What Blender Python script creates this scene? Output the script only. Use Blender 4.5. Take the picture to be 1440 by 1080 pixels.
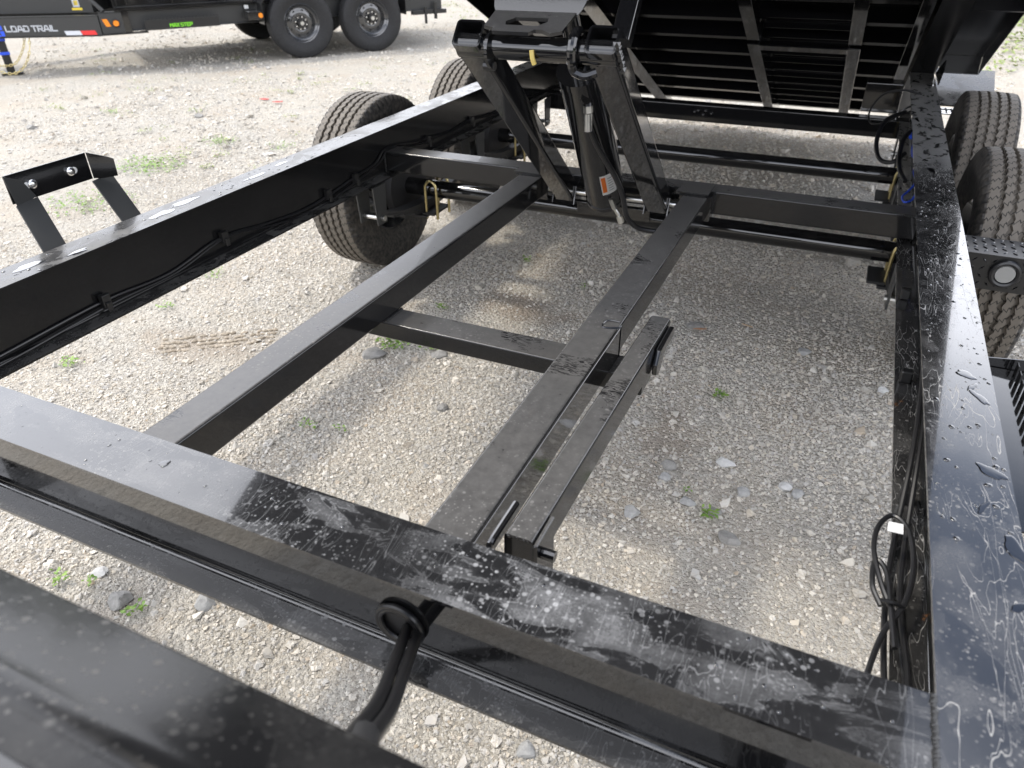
import bpy, bmesh, math, random
import numpy as np
from mathutils import Vector, Matrix

for o in list(bpy.data.objects):
    bpy.data.objects.remove(o)
SC = bpy.context.scene
COL = SC.collection
rad = math.radians
RND = random.Random(7)

# ------------------------------------------------------------------ camera
# origin: top of the trailer's side rails is z = 0, x to the right, y to the rear of the trailer
RW = ((0.91004429, 0.21729273, -0.35299186), (0.41437449, -0.49875621, 0.76127263), (-0.01063788, -0.83906264, -0.5439308))
cam = bpy.data.cameras.new('camera')
camo = bpy.data.objects.new('camera', cam)
COL.objects.link(camo)
m = Matrix(((RW[0][0], -RW[0][1], -RW[0][2], 0), (RW[1][0], -RW[1][1], -RW[1][2], 0), (RW[2][0], -RW[2][1], -RW[2][2], 0.7), (0, 0, 0, 1)))
camo.matrix_world = m
cam.sensor_fit = 'HORIZONTAL'
cam.sensor_width = 36
cam.lens = 25.261
cam.clip_start = 0.02
cam.clip_end = 2000
cam.dof.use_dof = True
cam.dof.focus_distance = 1.75
cam.dof.aperture_fstop = 5.5
SC.camera = camo

# ------------------------------------------------------------------ light
SUN_TO = Vector((-0.56, -0.04, 1.0)).normalized()      # direction towards the sun
elev = math.asin(SUN_TO.z)
azim = math.atan2(SUN_TO.x, SUN_TO.y)
world = bpy.data.worlds.new('World')
SC.world = world
world.use_nodes = True
wn = world.node_tree.nodes
wl = world.node_tree.links
wn.clear()
w_out = wn.new('ShaderNodeOutputWorld')
w_bg = wn.new('ShaderNodeBackground')
w_sky = wn.new('ShaderNodeTexSky')
w_sky.sky_type = 'NISHITA'
w_sky.sun_disc = False
w_sky.sun_elevation = elev
w_sky.sun_rotation = azim
w_sky.air_density = 1.0
w_sky.dust_density = 0.5
w_sky.ozone_density = 3.0
w_bg.inputs['Strength'].default_value = 0.15
# broken thin cloud over the sky
w_tc = wn.new('ShaderNodeTexCoord')
w_map = wn.new('ShaderNodeMapping')
w_map.inputs['Scale'].default_value = (1, 1, 2.2)
w_map.inputs['Location'].default_value = (0.3, 0.15, 0.2)
w_no = wn.new('ShaderNodeTexNoise')
w_no.inputs['Scale'].default_value = 1.5
w_no.inputs['Detail'].default_value = 6
w_no.inputs['Roughness'].default_value = 0.55
w_ramp = wn.new('ShaderNodeValToRGB')
w_ramp.color_ramp.elements[0].position = 0.40
w_ramp.color_ramp.elements[1].position = 0.64
w_mix = wn.new('ShaderNodeMix')
w_mix.data_type = 'RGBA'
w_mix.inputs['B'].default_value = (22.5, 22.8, 24.2, 1)
wl.new(w_tc.outputs['Generated'], w_map.inputs['Vector'])
wl.new(w_map.outputs['Vector'], w_no.inputs['Vector'])
wl.new(w_no.outputs['Fac'], w_ramp.inputs['Fac'])
w_mul = wn.new('ShaderNodeMath')
w_mul.operation = 'MULTIPLY'
w_mul.inputs[1].default_value = 0.18
wl.new(w_ramp.outputs['Color'], w_mul.inputs[0])
# milky haze towards the horizon, clear blue overhead
w_sep = wn.new('ShaderNodeSeparateXYZ')
wl.new(w_tc.outputs['Generated'], w_sep.inputs['Vector'])
w_hz = wn.new('ShaderNodeValToRGB')
w_hz.color_ramp.elements[0].position = 0.0
w_hz.color_ramp.elements[0].color = (1, 1, 1, 1)
w_hz.color_ramp.elements[1].position = 0.80
w_hz.color_ramp.elements[1].color = (0, 0, 0, 1)
e_ = w_hz.color_ramp.elements.new(0.42)
e_.color = (0.75, 0.75, 0.75, 1)
e_ = w_hz.color_ramp.elements.new(0.56)
e_.color = (0.08, 0.08, 0.08, 1)
wl.new(w_sep.outputs['Z'], w_hz.inputs['Fac'])
w_max = wn.new('ShaderNodeMath')
w_max.operation = 'MAXIMUM'
wl.new(w_hz.outputs['Color'], w_max.inputs[0])
wl.new(w_mul.outputs['Value'], w_max.inputs[1])
# bright veil of thin cloud on the sun's side
w_dot = wn.new('ShaderNodeVectorMath')
w_dot.operation = 'DOT_PRODUCT'
w_dot.inputs[1].default_value = SUN_TO
wl.new(w_tc.outputs['Generated'], w_dot.inputs[0])
w_veil = wn.new('ShaderNodeMapRange')
w_veil.inputs['From Min'].default_value = 0.45
w_veil.inputs['From Max'].default_value = 0.85
w_veil.inputs['To Max'].default_value = 0.85
wl.new(w_dot.outputs['Value'], w_veil.inputs['Value'])
w_max2 = wn.new('ShaderNodeMath')
w_max2.operation = 'MAXIMUM'
wl.new(w_max.outputs['Value'], w_max2.inputs[0])
wl.new(w_veil.outputs['Result'], w_max2.inputs[1])
wl.new(w_max2.outputs['Value'], w_mix.inputs['Factor'])
wl.new(w_sky.outputs['Color'], w_mix.inputs['A'])
wl.new(w_mix.outputs['Result'], w_bg.inputs['Color'])
wl.new(w_bg.outputs['Background'], w_out.inputs['Surface'])

sun = bpy.data.lights.new('sun', 'SUN')
sun.energy = 2.0
sun.angle = rad(6.0)
sun.color = (1.0, 0.92, 0.79)
suno = bpy.data.objects.new('sun', sun)
suno.rotation_euler = SUN_TO.to_track_quat('Z', 'Y').to_euler()
suno.location = (0, 0, 6)
COL.objects.link(suno)

SC.view_settings.view_transform = 'Standard'
SC.view_settings.look = 'None'
SC.view_settings.exposure = 0.26
SC.view_settings.gamma = 1.0
SC.view_settings.use_curve_mapping = False
SC.render.engine = 'CYCLES'

# ------------------------------------------------------------------ node helpers
class Mat:
    def __init__(s, name):
        s.m = bpy.data.materials.new(name)
        s.m.use_nodes = True
        s.n = s.m.node_tree.nodes
        s.l = s.m.node_tree.links
        s.b = s.n['Principled BSDF']
    def new(s, t, **kw):
        nd = s.n.new(t)
        for k, v in kw.items():
            if k in nd.inputs:
                s.put(nd.inputs[k], v)
            else:
                setattr(nd, k, v)
        return nd
    def put(s, sock, v):
        if hasattr(v, 'is_output') or isinstance(v, bpy.types.NodeSocket):
            s.l.new(v, sock)
        else:
            sock.default_value = v
    def noise(s, vec, scale, detail=4, rough=0.5, dist=0.0):
        nd = s.new('ShaderNodeTexNoise', Vector=vec, Scale=scale, Detail=detail, Roughness=rough, Distortion=dist)
        return nd.outputs['Fac']
    def ramp(s, fac, *stops):
        nd = s.new('ShaderNodeValToRGB', Fac=fac)
        cr = nd.color_ramp
        while len(cr.elements) < len(stops):
            cr.elements.new(0.5)
        for e, (p, c) in zip(cr.elements, stops):
            e.position = p
            e.color = (c, c, c, 1) if not hasattr(c, '__len__') else (*c, 1)
        return nd.outputs['Color']
    def math(s, op, a, b=0.0, c=0.0, clamp=False):
        nd = s.new('ShaderNodeMath')
        nd.operation = op
        nd.use_clamp = clamp
        s.put(nd.inputs[0], a)
        s.put(nd.inputs[1], b)
        s.put(nd.inputs[2], c)
        return nd.outputs[0]
    def mix(s, f, a, b):
        nd = s.new('ShaderNodeMix')
        nd.data_type = 'RGBA'
        s.put(nd.inputs['Factor'], f)
        s.put(nd.inputs['A'], a if isinstance(a, bpy.types.NodeSocket) else (*a, 1))
        s.put(nd.inputs['B'], b if isinstance(b, bpy.types.NodeSocket) else (*b, 1))
        return nd.outputs['Result']
    def bump(s, h, strength=0.3, dist=0.01, normal=None):
        nd = s.new('ShaderNodeBump', Height=h, Strength=strength, Distance=dist)
        if normal is not None:
            s.l.new(normal, nd.inputs['Normal'])
        return nd.outputs['Normal']
    def pos(s):
        return s.new('ShaderNodeNewGeometry').outputs['Position']
    def mapv(s, vec, scale=(1, 1, 1), loc=(0, 0, 0)):
        nd = s.new('ShaderNodeMapping', Vector=vec)
        nd.inputs['Scale'].default_value = scale
        nd.inputs['Location'].default_value = loc
        return nd.outputs['Vector']

def simple(name, col, rough=0.5, metal=0.0, spec=0.5, coat=0.0):
    k = Mat(name)
    k.b.inputs['Base Color'].default_value = (*col, 1)
    k.b.inputs['Roughness'].default_value = rough
    k.b.inputs['Metallic'].default_value = metal
    k.b.inputs['Specular IOR Level'].default_value = spec
    k.b.inputs['Coat Weight'].default_value = coat
    k.b.inputs['Coat Roughness'].default_value = 0.05
    return k.m

def black_paint(name, dust=0.0, line_y=None, wet=1.5, fs=(1.0, 0.75, 1.0), film=0.0, lines=0.0, spots=0.0, smears=0.0, rough=0.07, spec=0.5, coat=0.6, orange=0.0, grime=(0.30, 0.29, 0.27)):
    """glossy black powder coat; dust, dried water film, mineral tide lines, drop spots and finger smears settle on upward faces only"""
    k = Mat(name)
    P = k.pos()
    N = k.new('ShaderNodeNewGeometry').outputs['Normal']
    sep = k.new('ShaderNodeSeparateXYZ', Vector=N)
    up = k.math('MULTIPLY_ADD', sep.outputs['Z'], 3.3, -2.0, True)
    # orange peel
    op = k.noise(P, 260, 2, 0.5)
    wav = k.noise(P, 9, 2, 0.5)
    h = k.math('MULTIPLY_ADD', wav, 5.0, op)
    nrm = k.bump(h, 0.055, 0.0008)
    total = 0.0
    n1 = k.noise(P, 60, 5, 0.65)
    base_d = k.ramp(n1, (0.30, 0.6), (0.75, 1.0))
    fac = k.math('MULTIPLY', base_d, dust)
    # a light dusting everywhere
    if film > 0:
        warp = k.noise(P, 5, 3, 0.6)
        n2 = k.new('ShaderNodeTexNoise', Vector=k.mapv(P, fs), Scale=13.0, Detail=6.0, Roughness=0.56, Distortion=0.6).outputs['Fac']
        f2 = k.ramp(n2, (0.46, 0.0), (0.56, 0.55), (0.72, 1.0))
        big = k.ramp(warp, (0.38, 0.12), (0.58, 1.0))
        edge = k.math('SUBTRACT', 1.0, k.math('DIVIDE', k.math('ABSOLUTE', k.math('SUBTRACT', n2, 0.50)), 0.010), 0, True)
        f2 = k.math('MULTIPLY_ADD', edge, 0.55, f2)
        f2 = k.math('MULTIPLY', f2, big)
        gr = k.ramp(k.noise(P, 240, 3, 0.7), (0.3, 0.55), (0.7, 1.15))
        f2 = k.math('MULTIPLY', f2, gr)
        fac = k.math('MULTIPLY_ADD', f2, film, fac)
    if lines > 0:
        tot = None
        for sc, off, wdt in ((5.5, 0.0, 0.0024), (9.0, 3.7, 0.0034), (7.0, 8.1, 0.0026)):
            n3 = k.new('ShaderNodeTexNoise', Vector=k.mapv(P, (1.7, 0.30, 1.0), (off, off * 2, 0)), Scale=sc, Detail=3.5, Roughness=0.55, Distortion=0.45).outputs['Fac']
            for lev in (0.47, 0.55):
                d = k.math('ABSOLUTE', k.math('SUBTRACT', n3, lev))
                li = k.math('SUBTRACT', 1.0, k.math('DIVIDE', d, wdt), 0, True)
                tot = li if tot is None else k.math('MAXIMUM', tot, li)
        brk = k.ramp(k.noise(P, 7, 3, 0.6), (0.42, 0.0), (0.58, 1.0))
        tot = k.math('MULTIPLY', k.math('POWER', tot, 1.8), brk)
        if line_y is not None:
            sy = k.new('ShaderNodeSeparateXYZ', Vector=P).outputs['Y']
            near = k.ramp(k.math('MULTIPLY', sy, 0.2), (line_y * 0.2 - 0.04, 1.0), (line_y * 0.2 + 0.03, 0.0))
            tot = k.math('MULTIPLY', tot, near)
            blot = k.new('ShaderNodeTexNoise', Vector=k.mapv(P, (1.0, 0.5, 1.0)), Scale=30.0, Detail=6.0, Roughness=0.6, Distortion=0.8).outputs['Fac']
            blot = k.ramp(blot, (0.37, 0.0), (0.45, 0.7), (0.65, 1.0))
            far = k.math('SUBTRACT', 1.0, near)
            fac = k.math('MULTIPLY_ADD', k.math('MULTIPLY', blot, far), 0.40, fac)
        fac = k.math('MULTIPLY_ADD', tot, lines, fac)
    if spots > 0:
        for sc, rr in ((70.0, 0.30), (150.0, 0.33)):
            v = k.new('ShaderNodeTexVoronoi', Vector=P, Scale=sc, Randomness=1.0)
            rsel = k.ramp(v.outputs['Color'], (0.35, 0.0), (0.7, 1.0))
            sp = k.math('SUBTRACT', 1.0, k.math('DIVIDE', v.outputs['Distance'], rr), 0, True)
            sp = k.math('MULTIPLY', k.ramp(sp, (0.1, 0.0), (0.35, 1.0)), rsel)
            area = k.ramp(k.noise(P, 4.5, 2, 0.5), (0.42, 0.05), (0.6, 1.0))
            fac = k.math('MULTIPLY_ADD', k.math('MULTIPLY', sp, area), spots, fac)
    if smears > 0:
        n4 = k.new('ShaderNodeTexNoise', Vector=k.mapv(P, (9, 34, 9)), Scale=3.2, Detail=3.0, Roughness=0.6, Distortion=2.2).outputs['Fac']
        ar = k.ramp(k.noise(P, 5.5, 1, 0.5), (0.57, 0.0), (0.62, 1.0))
        sm = k.math('MULTIPLY', k.ramp(n4, (0.50, 0.0), (0.55, 1.0)), ar)
        fac = k.math('MULTIPLY', fac, k.math('MULTIPLY_ADD', sm, -smears, 1.0))
    fac = k.math('MULTIPLY', fac, k.math('MULTIPLY_ADD', up, 0.97, 0.03), 0, True)
    col = k.mix(fac, (0.0065, 0.0066, 0.0072), grime)
    if orange > 0:
        ru = k.math('MULTIPLY', k.ramp(k.noise(P, 16, 4, 0.6), (0.70, 0.0), (0.74, 1.0)), orange)
        col = k.mix(ru, col, (0.30, 0.12, 0.03))
    k.l.new(col, k.b.inputs['Base Color'])
    k.put(k.b.inputs['Roughness'], k.math('MULTIPLY_ADD', fac, 0.75, rough, True))
    k.b.inputs['Specular IOR Level'].default_value = spec
    k.put(k.b.inputs['Coat Weight'], k.math('MULTIPLY_ADD', fac, -coat * 1.6, coat, True))
    k.b.inputs['Coat Roughness'].default_value = 0.03
    k.b.inputs['Coat IOR'].default_value = wet
    k.l.new(nrm, k.b.inputs['Normal'])
    return k.m

M = {}
M['gloss'] = black_paint('black gloss paint', dust=0.03)
M['rail'] = black_paint('black paint dried rain dust', dust=0.035, film=0.48, fs=(0.55, 1.35, 1.0), lines=0.40, spots=0.50, wet=1.6, rough=0.08, coat=0.8, spec=0.5, grime=(0.31, 0.31, 0.31))
M['rail_r'] = black_paint('black paint tide lines', dust=0.04, film=0.16, lines=0.95, line_y=2.7, spots=0.22, rough=0.07, coat=1.0, spec=0.8, wet=1.65, orange=0.4, grime=(0.40, 0.39, 0.37))
M['rail_l'] = black_paint('black paint light dust', dust=0.13, film=0.45, lines=0.12, spots=0.15, rough=0.16, coat=0.2, spec=0.35)
M['dusty'] = black_paint('black paint fine dust', dust=0.34, film=0.0, spots=0.35, smears=0.85, rough=0.12, coat=0.25, spec=0.4, grime=(0.26, 0.25, 0.235))
M['spotted'] = black_paint('black paint splash spots', dust=0.02, film=0.25, spots=1.0, rough=0.10, orange=0.3)
M['lid'] = black_paint('black lid paint', dust=0.012, film=0.06, spots=0.22, spec=0.25, coat=0.06, rough=0.14)
M['shade'] = simple('black paint bed underside', (0.006, 0.006, 0.007), 0.20, 0, 0.22)
M['satin'] = simple('satin black steel', (0.014, 0.014, 0.014), 0.32, 0, 0.5)
M['cast'] = simple('rough black steel', (0.02, 0.02, 0.021), 0.5)
M['bare'] = simple('zinc plated steel', (0.62, 0.62, 0.60), 0.28, 1.0)
M['gold'] = simple('yellow zinc steel', (0.62, 0.52, 0.26), 0.34, 1.0)
M['rubber_hose'] = simple('black cable jacket', (0.012, 0.012, 0.013), 0.30)
M['blue_wire'] = simple('blue wire jacket', (0.015, 0.06, 0.45), 0.35)
M['white_label'] = simple('white label', (0.75, 0.75, 0.73), 0.5)
M['orange_print'] = simple('orange print', (0.75, 0.20, 0.03), 0.5)
M['amber'] = simple('amber lens', (0.85, 0.26, 0.02), 0.25)
M['red'] = simple('red reflective tape', (0.70, 0.03, 0.03), 0.4)
M['silver'] = simple('silver reflective tape', (0.60, 0.62, 0.66), 0.4)
M['blue'] = simple('blue decal', (0.02, 0.09, 0.75), 0.4)
M['green_print'] = simple('lime decal', (0.25, 0.80, 0.03), 0.45)
M['yellow'] = simple('yellow sticker', (0.80, 0.60, 0.05), 0.45)
M['grey_print'] = simple('light grey decal', (0.50, 0.52, 0.55), 0.45)
M['clear_lens'] = simple('milky lamp lens', (0.26, 0.26, 0.25), 0.22)
M['tarp'] = simple('dark grey sheet metal', (0.035, 0.036, 0.036), 0.35)
M['lug'] = simple('bright lug nut', (0.75, 0.75, 0.75), 0.25, 1.0)
M['wax'] = simple('yellow wax drip', (0.55, 0.42, 0.12), 0.5)

def water_mat():
    k = Mat('rain water')
    k.b.inputs['Base Color'].default_value = (0.9, 0.95, 1.0, 1)
    k.b.inputs['Roughness'].default_value = 0.0
    k.b.inputs['IOR'].default_value = 1.33
    k.b.inputs['Transmission Weight'].default_value = 1.0
    return k.m
M['water'] = simple('wet black paint under water', (0.004, 0.004, 0.005), 0.0, 0, 0.8, 1.0)

def tyre_mat(name, tint, worn, fx):
    k = Mat(name)
    uvn = k.new('ShaderNodeUVMap')
    uvn.uv_map = 'UVMap'
    sep = k.new('ShaderNodeSeparateXYZ', Vector=uvn.outputs['UV'])
    u = sep.outputs['X']      # turns round the wheel
    v = sep.outputs['Y']      # across the tread (0..1), outside that = sidewall
    P = k.new('ShaderNodeTexCoord').outputs['Object']
    # wavy sipes across the ribs
    zz = k.math('PINGPONG', k.math('MULTIPLY', v, 26.0), 1.0)
    ph = k.math('MULTIPLY_ADD', zz, 0.35, k.math('MULTIPLY', u, 69.0))
    ph = k.math('MULTIPLY_ADD', v, 2.4, ph)
    fr = k.math('FRACT', ph)
    sipe = k.math('LESS_THAN', fr, 0.14)
    inside = k.math('MULTIPLY', k.math('GREATER_THAN', v, 0.02), k.math('LESS_THAN', v, 0.98))
    sipe = k.math('MULTIPLY', sipe, inside)
    n1 = k.noise(P, 60, 4, 0.6)
    dirt = k.ramp(n1, (0.35, 0.0), (0.72, 1.0))
    col = k.mix(k.math('MULTIPLY', dirt, worn), (0.016, 0.016, 0.017), tint)
    treadc = k.mix(0.8, col, tint)
    col = k.mix(inside, col, treadc)
    col = k.mix(k.math('MULTIPLY', sipe, 0.85), col, (0.008, 0.008, 0.008))
    k.l.new(col, k.b.inputs['Base Color'])
    k.b.inputs['Roughness'].default_value = 0.62
    k.b.inputs['Specular IOR Level'].default_value = 0.35
    # ribs of the sidewall
    rr = k.new('ShaderNodeTexNoise', Vector=P, Scale=45.0, Detail=3.0).outputs['Fac']
    h = k.math('SUBTRACT', k.math('MULTIPLY', rr, 0.4), sipe)
    k.l.new(k.bump(h, 0.9, 0.004), k.b.inputs['Normal'])
    return k.m
M['tyre'] = tyre_mat('tyre rubber dusty tread', (0.165, 0.145, 0.12), 0.5, 0)
M['tyre_far'] = tyre_mat('tyre rubber', (0.045, 0.045, 0.046), 0.35, 0)

# ------------------------------------------------------------------ mesh helpers
XF = [Matrix.Identity(4)]         # transform applied to everything while a thing is built
WLOC = {}
def thing(name, label, cat, loc, group=None):
    e = bpy.data.objects.new(name, None)
    COL.objects.link(e)
    w = XF[-1] @ Vector(loc)
    e.location = w
    e.empty_display_size = 0.2
    e['label'] = label
    e['category'] = cat
    if group:
        e['group'] = group
    WLOC[e.name] = w
    return e

def obj(name, bm, mat, parent=None, label=None, smooth=None, kind=None, auto=35):
    bm.transform(XF[-1])
    me = bpy.data.meshes.new(name)
    bm.to_mesh(me)
    bm.free()
    if isinstance(mat, (list, tuple)):
        for q in mat:
            me.materials.append(q)
    else:
        me.materials.append(mat)
    co = np.empty(len(me.vertices) * 3, dtype=np.float32)
    me.vertices.foreach_get('co', co)
    co = co.reshape(-1, 3)
    c = (co.min(0) + co.max(0)) / 2
    co -= c
    me.vertices.foreach_set('co', co.ravel())
    me.polygons.foreach_set('use_smooth', np.ones(len(me.polygons), dtype=bool))
    try:
        me.set_sharp_from_angle(angle=rad(auto))
    except Exception:
        pass
    me.update()
    o = bpy.data.objects.new(name, me)
    COL.objects.link(o)
    if kind != 'stuff' and len(me.polygons) > 6:
        wm = o.modifiers.new('even shading', 'WEIGHTED_NORMAL')
        wm.keep_sharp = True
        wm.weight = 90
    c = Vector([float(q) for q in c])
    o.location = c
    WLOC[o.name] = c
    if parent is not None:
        o.parent = parent
        o.location = c - WLOC[parent.name]
    if label:
        o['label'] = label
    if kind:
        o['kind'] = kind
    return o

def NB():
    return bmesh.new()

def bevel_new(bm, verts, w, seg=2):
    if w <= 0:
        return
    es = set()
    vs = set(verts)
    for v in verts:
        for e in v.link_edges:
            if e.verts[0] in vs and e.verts[1] in vs:
                es.add(e)
    bmesh.ops.bevel(bm, geom=list(es), offset=w, segments=seg, profile=0.5, affect='EDGES', clamp_overlap=True)

def box(bm, x0, x1, y0, y1, z0, z1, bev=0.003, seg=2):
    vs = [bm.verts.new(p) for p in ((x0, y0, z0), (x1, y0, z0), (x1, y1, z0), (x0, y1, z0), (x0, y0, z1), (x1, y0, z1), (x1, y1, z1), (x0, y1, z1))]
    for f in ((3, 2, 1, 0), (4, 5, 6, 7), (0, 1, 5, 4), (1, 2, 6, 5), (2, 3, 7, 6), (3, 0, 4, 7)):
        bm.faces.new([vs[i] for i in f])
    bevel_new(bm, vs, bev, seg)

def extrude(bm, pts, vec, bev=0.0):
    """closed polygon pts (3D, any winding) swept along vec"""
    vec = Vector(vec)
    a = [bm.verts.new(p) for p in pts]
    b = [bm.verts.new(Vector(p) + vec) for p in pts]
    n = len(pts)
    fs = [bm.faces.new(a[::-1]), bm.faces.new(b)]
    for i in range(n):
        j = (i + 1) % n
        fs.append(bm.faces.new((a[i], a[j], b[j], b[i])))
    bmesh.ops.recalc_face_normals(bm, faces=fs)
    bevel_new(bm, a + b, bev, 2)

def beam(bm, p0, p1, w, h, up=(0, 0, 1), bev=0.006, seg=3, off=(0, 0)):
    """box beam from p0 to p1, width w sideways, height h along up"""
    p0 = Vector(p0); p1 = Vector(p1)
    d = (p1 - p0).normalized()
    s = d.cross(Vector(up)).normalized()
    u = s.cross(d).normalized()
    c0 = p0 + s * off[0] + u * off[1]
    pts = [c0 + s * (a * w / 2) + u * (b * h / 2) for a, b in ((-1, -1), (1, -1), (1, 1), (-1, 1))]
    extrude(bm, pts, p1 - p0, 0)
    # long-edge bevel only
    if bev > 0:
        bm.edges.ensure_lookup_table()
        es = [e for e in bm.edges[-12:] if abs((e.verts[0].co - e.verts[1].co).normalized().dot(d)) > 0.999]
        bmesh.ops.bevel(bm, geom=es, offset=bev, segments=seg, profile=0.5, affect='EDGES', clamp_overlap=True)

def hollow(bm, p0, p1, w, h, th=0.006, up=(0, 0, 1), r=0.01):
    """square tube with rounded corners and open ends"""
    p0 = Vector(p0); p1 = Vector(p1)
    d = (p1 - p0).normalized()
    s = d.cross(Vector(up)).normalized()
    u = s.cross(d).normalized()
    def ring(w, h, r):
        o = []
        for cx, cy, a0 in ((1, 1, 0), (-1, 1, 90), (-1, -1, 180), (1, -1, 270)):
            for k in range(4):
                a = rad(a0 + 30 * k)
                o.append(((w / 2 - r) * cx + r * math.cos(a), (h / 2 - r) * cy + r * math.sin(a)))
        return o
    R = []
    for base in (p0, p1):
        for ww, hh, rr in ((w, h, r), (w - 2 * th, h - 2 * th, max(r - th, 0.002))):
            R.append([bm.verts.new(base + s * a + u * b) for a, b in ring(ww, hh, rr)])
    n = 16
    o0, i0, o1, i1 = R
    fs = []
    for i in range(n):
        j = (i + 1) % n
        fs.append(bm.faces.new((o0[i], o0[j], o1[j], o1[i])))
        fs.append(bm.faces.new((i0[j], i0[i], i1[i], i1[j])))
        fs.append(bm.faces.new((o0[j], o0[i], i0[i], i0[j])))
        fs.append(bm.faces.new((o1[i], o1[j], i1[j], i1[i])))
    bmesh.ops.recalc_face_normals(bm, faces=fs)

def cyl(bm, p0, p1, r, n=24, r2=None):
    p0 = Vector(p0); p1 = Vector(p1)
    r2 = r if r2 is None else r2
    d = (p1 - p0).normalized()
    a = Vector((0, 0, 1)) if abs(d.z) < 0.9 else Vector((1, 0, 0))
    s = d.cross(a).normalized(); u = s.cross(d)
    A = [bm.verts.new(p0 + (s * math.cos(t) + u * math.sin(t)) * r) for t in (2 * math.pi * i / n for i in range(n))]
    B = [bm.verts.new(p1 + (s * math.cos(t) + u * math.sin(t)) * r2) for t in (2 * math.pi * i / n for i in range(n))]
    fs = [bm.faces.new(A), bm.faces.new(B[::-1])]
    for i in range(n):
        j = (i + 1) % n
        fs.append(bm.faces.new((A[i], B[i], B[j], A[j])))
    bmesh.ops.recalc_face_normals(bm, faces=fs)

def catmull(pts, sub=8):
    pts = [Vector(p) for p in pts]
    P = [pts[0] * 2 - pts[1]] + pts + [pts[-1] * 2 - pts[-2]]
    out = []
    for i in range(1, len(P) - 2):
        a, b, c, d = P[i - 1:i + 3]
        for k in range(sub):
            t = k / sub
            out.append(0.5 * ((2 * b) + (c - a) * t + (2 * a - 5 * b + 4 * c - d) * t * t + (3 * b - a - 3 * c + d) * t ** 3))
    out.append(pts[-1])
    return out

def sweep(bm, pts, r, n=8, sub=8, closed=False, smooth=True):
    pts = catmull(pts, sub) if smooth else [Vector(p) for p in pts]
    rings = []
    u = None
    N = len(pts)
    for i, p in enumerate(pts):
        if closed:
            d = (pts[(i + 1) % N] - pts[i - 1]).normalized()
        else:
            d = (pts[min(i + 1, N - 1)] - pts[max(i - 1, 0)]).normalized()
        if u is None:
            a = Vector((0, 0, 1)) if abs(d.z) < 0.9 else Vector((1, 0, 0))
            s = d.cross(a).normalized(); u = s.cross(d)
        u = (u - d * u.dot(d)).normalized(); s = d.cross(u)
        rings.append([bm.verts.new(p + (s * math.cos(t) + u * math.sin(t)) * r) for t in (2 * math.pi * k / n for k in range(n))])
    fs = []
    for i in range(N if closed else N - 1):
        A = rings[i]; B = rings[(i + 1) % N]
        for k in range(n):
            j = (k + 1) % n
            fs.append(bm.faces.new((A[k], B[k], B[j], A[j])))
    if not closed:
        fs.append(bm.faces.new(rings[0])); fs.append(bm.faces.new(rings[-1][::-1]))
    bmesh.ops.recalc_face_normals(bm, faces=fs)

def ibeam_pts(w, h, tf=0.0055, tw=0.0055, fr=0.012):
    """I section, centred in x, z from -h to 0; fillets at the web"""
    a = []
    q = [(-w / 2, 0), (w / 2, 0), (w / 2, -tf)]
    def fil(cx, cz, a0, a1):
        return [(cx + fr * math.cos(rad(t)), cz + fr * math.sin(rad(t))) for t in np.linspace(a0, a1, 4)]
    q += fil(tw / 2 + fr, -tf - fr, 90, 180)
    q += fil(tw / 2 + fr, -h + tf + fr, 180, 270)
    q += [(w / 2, -h + tf), (w / 2, -h), (-w / 2, -h), (-w / 2, -h + tf)]
    q += fil(-tw / 2 - fr, -h + tf + fr, 270, 360)
    q += fil(-tw / 2 - fr, -tf - fr, 0, 90)
    q += [(-w / 2, -tf)]
    return q

def weld(bm, p0, p1, r=0.006, n=None, seed=1):
    rr = random.Random(seed)
    p0 = Vector(p0); p1 = Vector(p1)
    L = (p1 - p0).length
    n = n or max(3, int(L / 0.006))
    for i in range(n):
        p = p0.lerp(p1, (i + 0.5) / n)
        mm = Matrix.Translation(p + Vector([rr.uniform(-1, 1) * r * 0.15 for _ in range(3)])) @ Matrix.Diagonal((r, r, r, 1))
        bmesh.ops.create_icosphere(bm, subdivisions=1, radius=rr.uniform(0.8, 1.1), matrix=mm)

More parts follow.
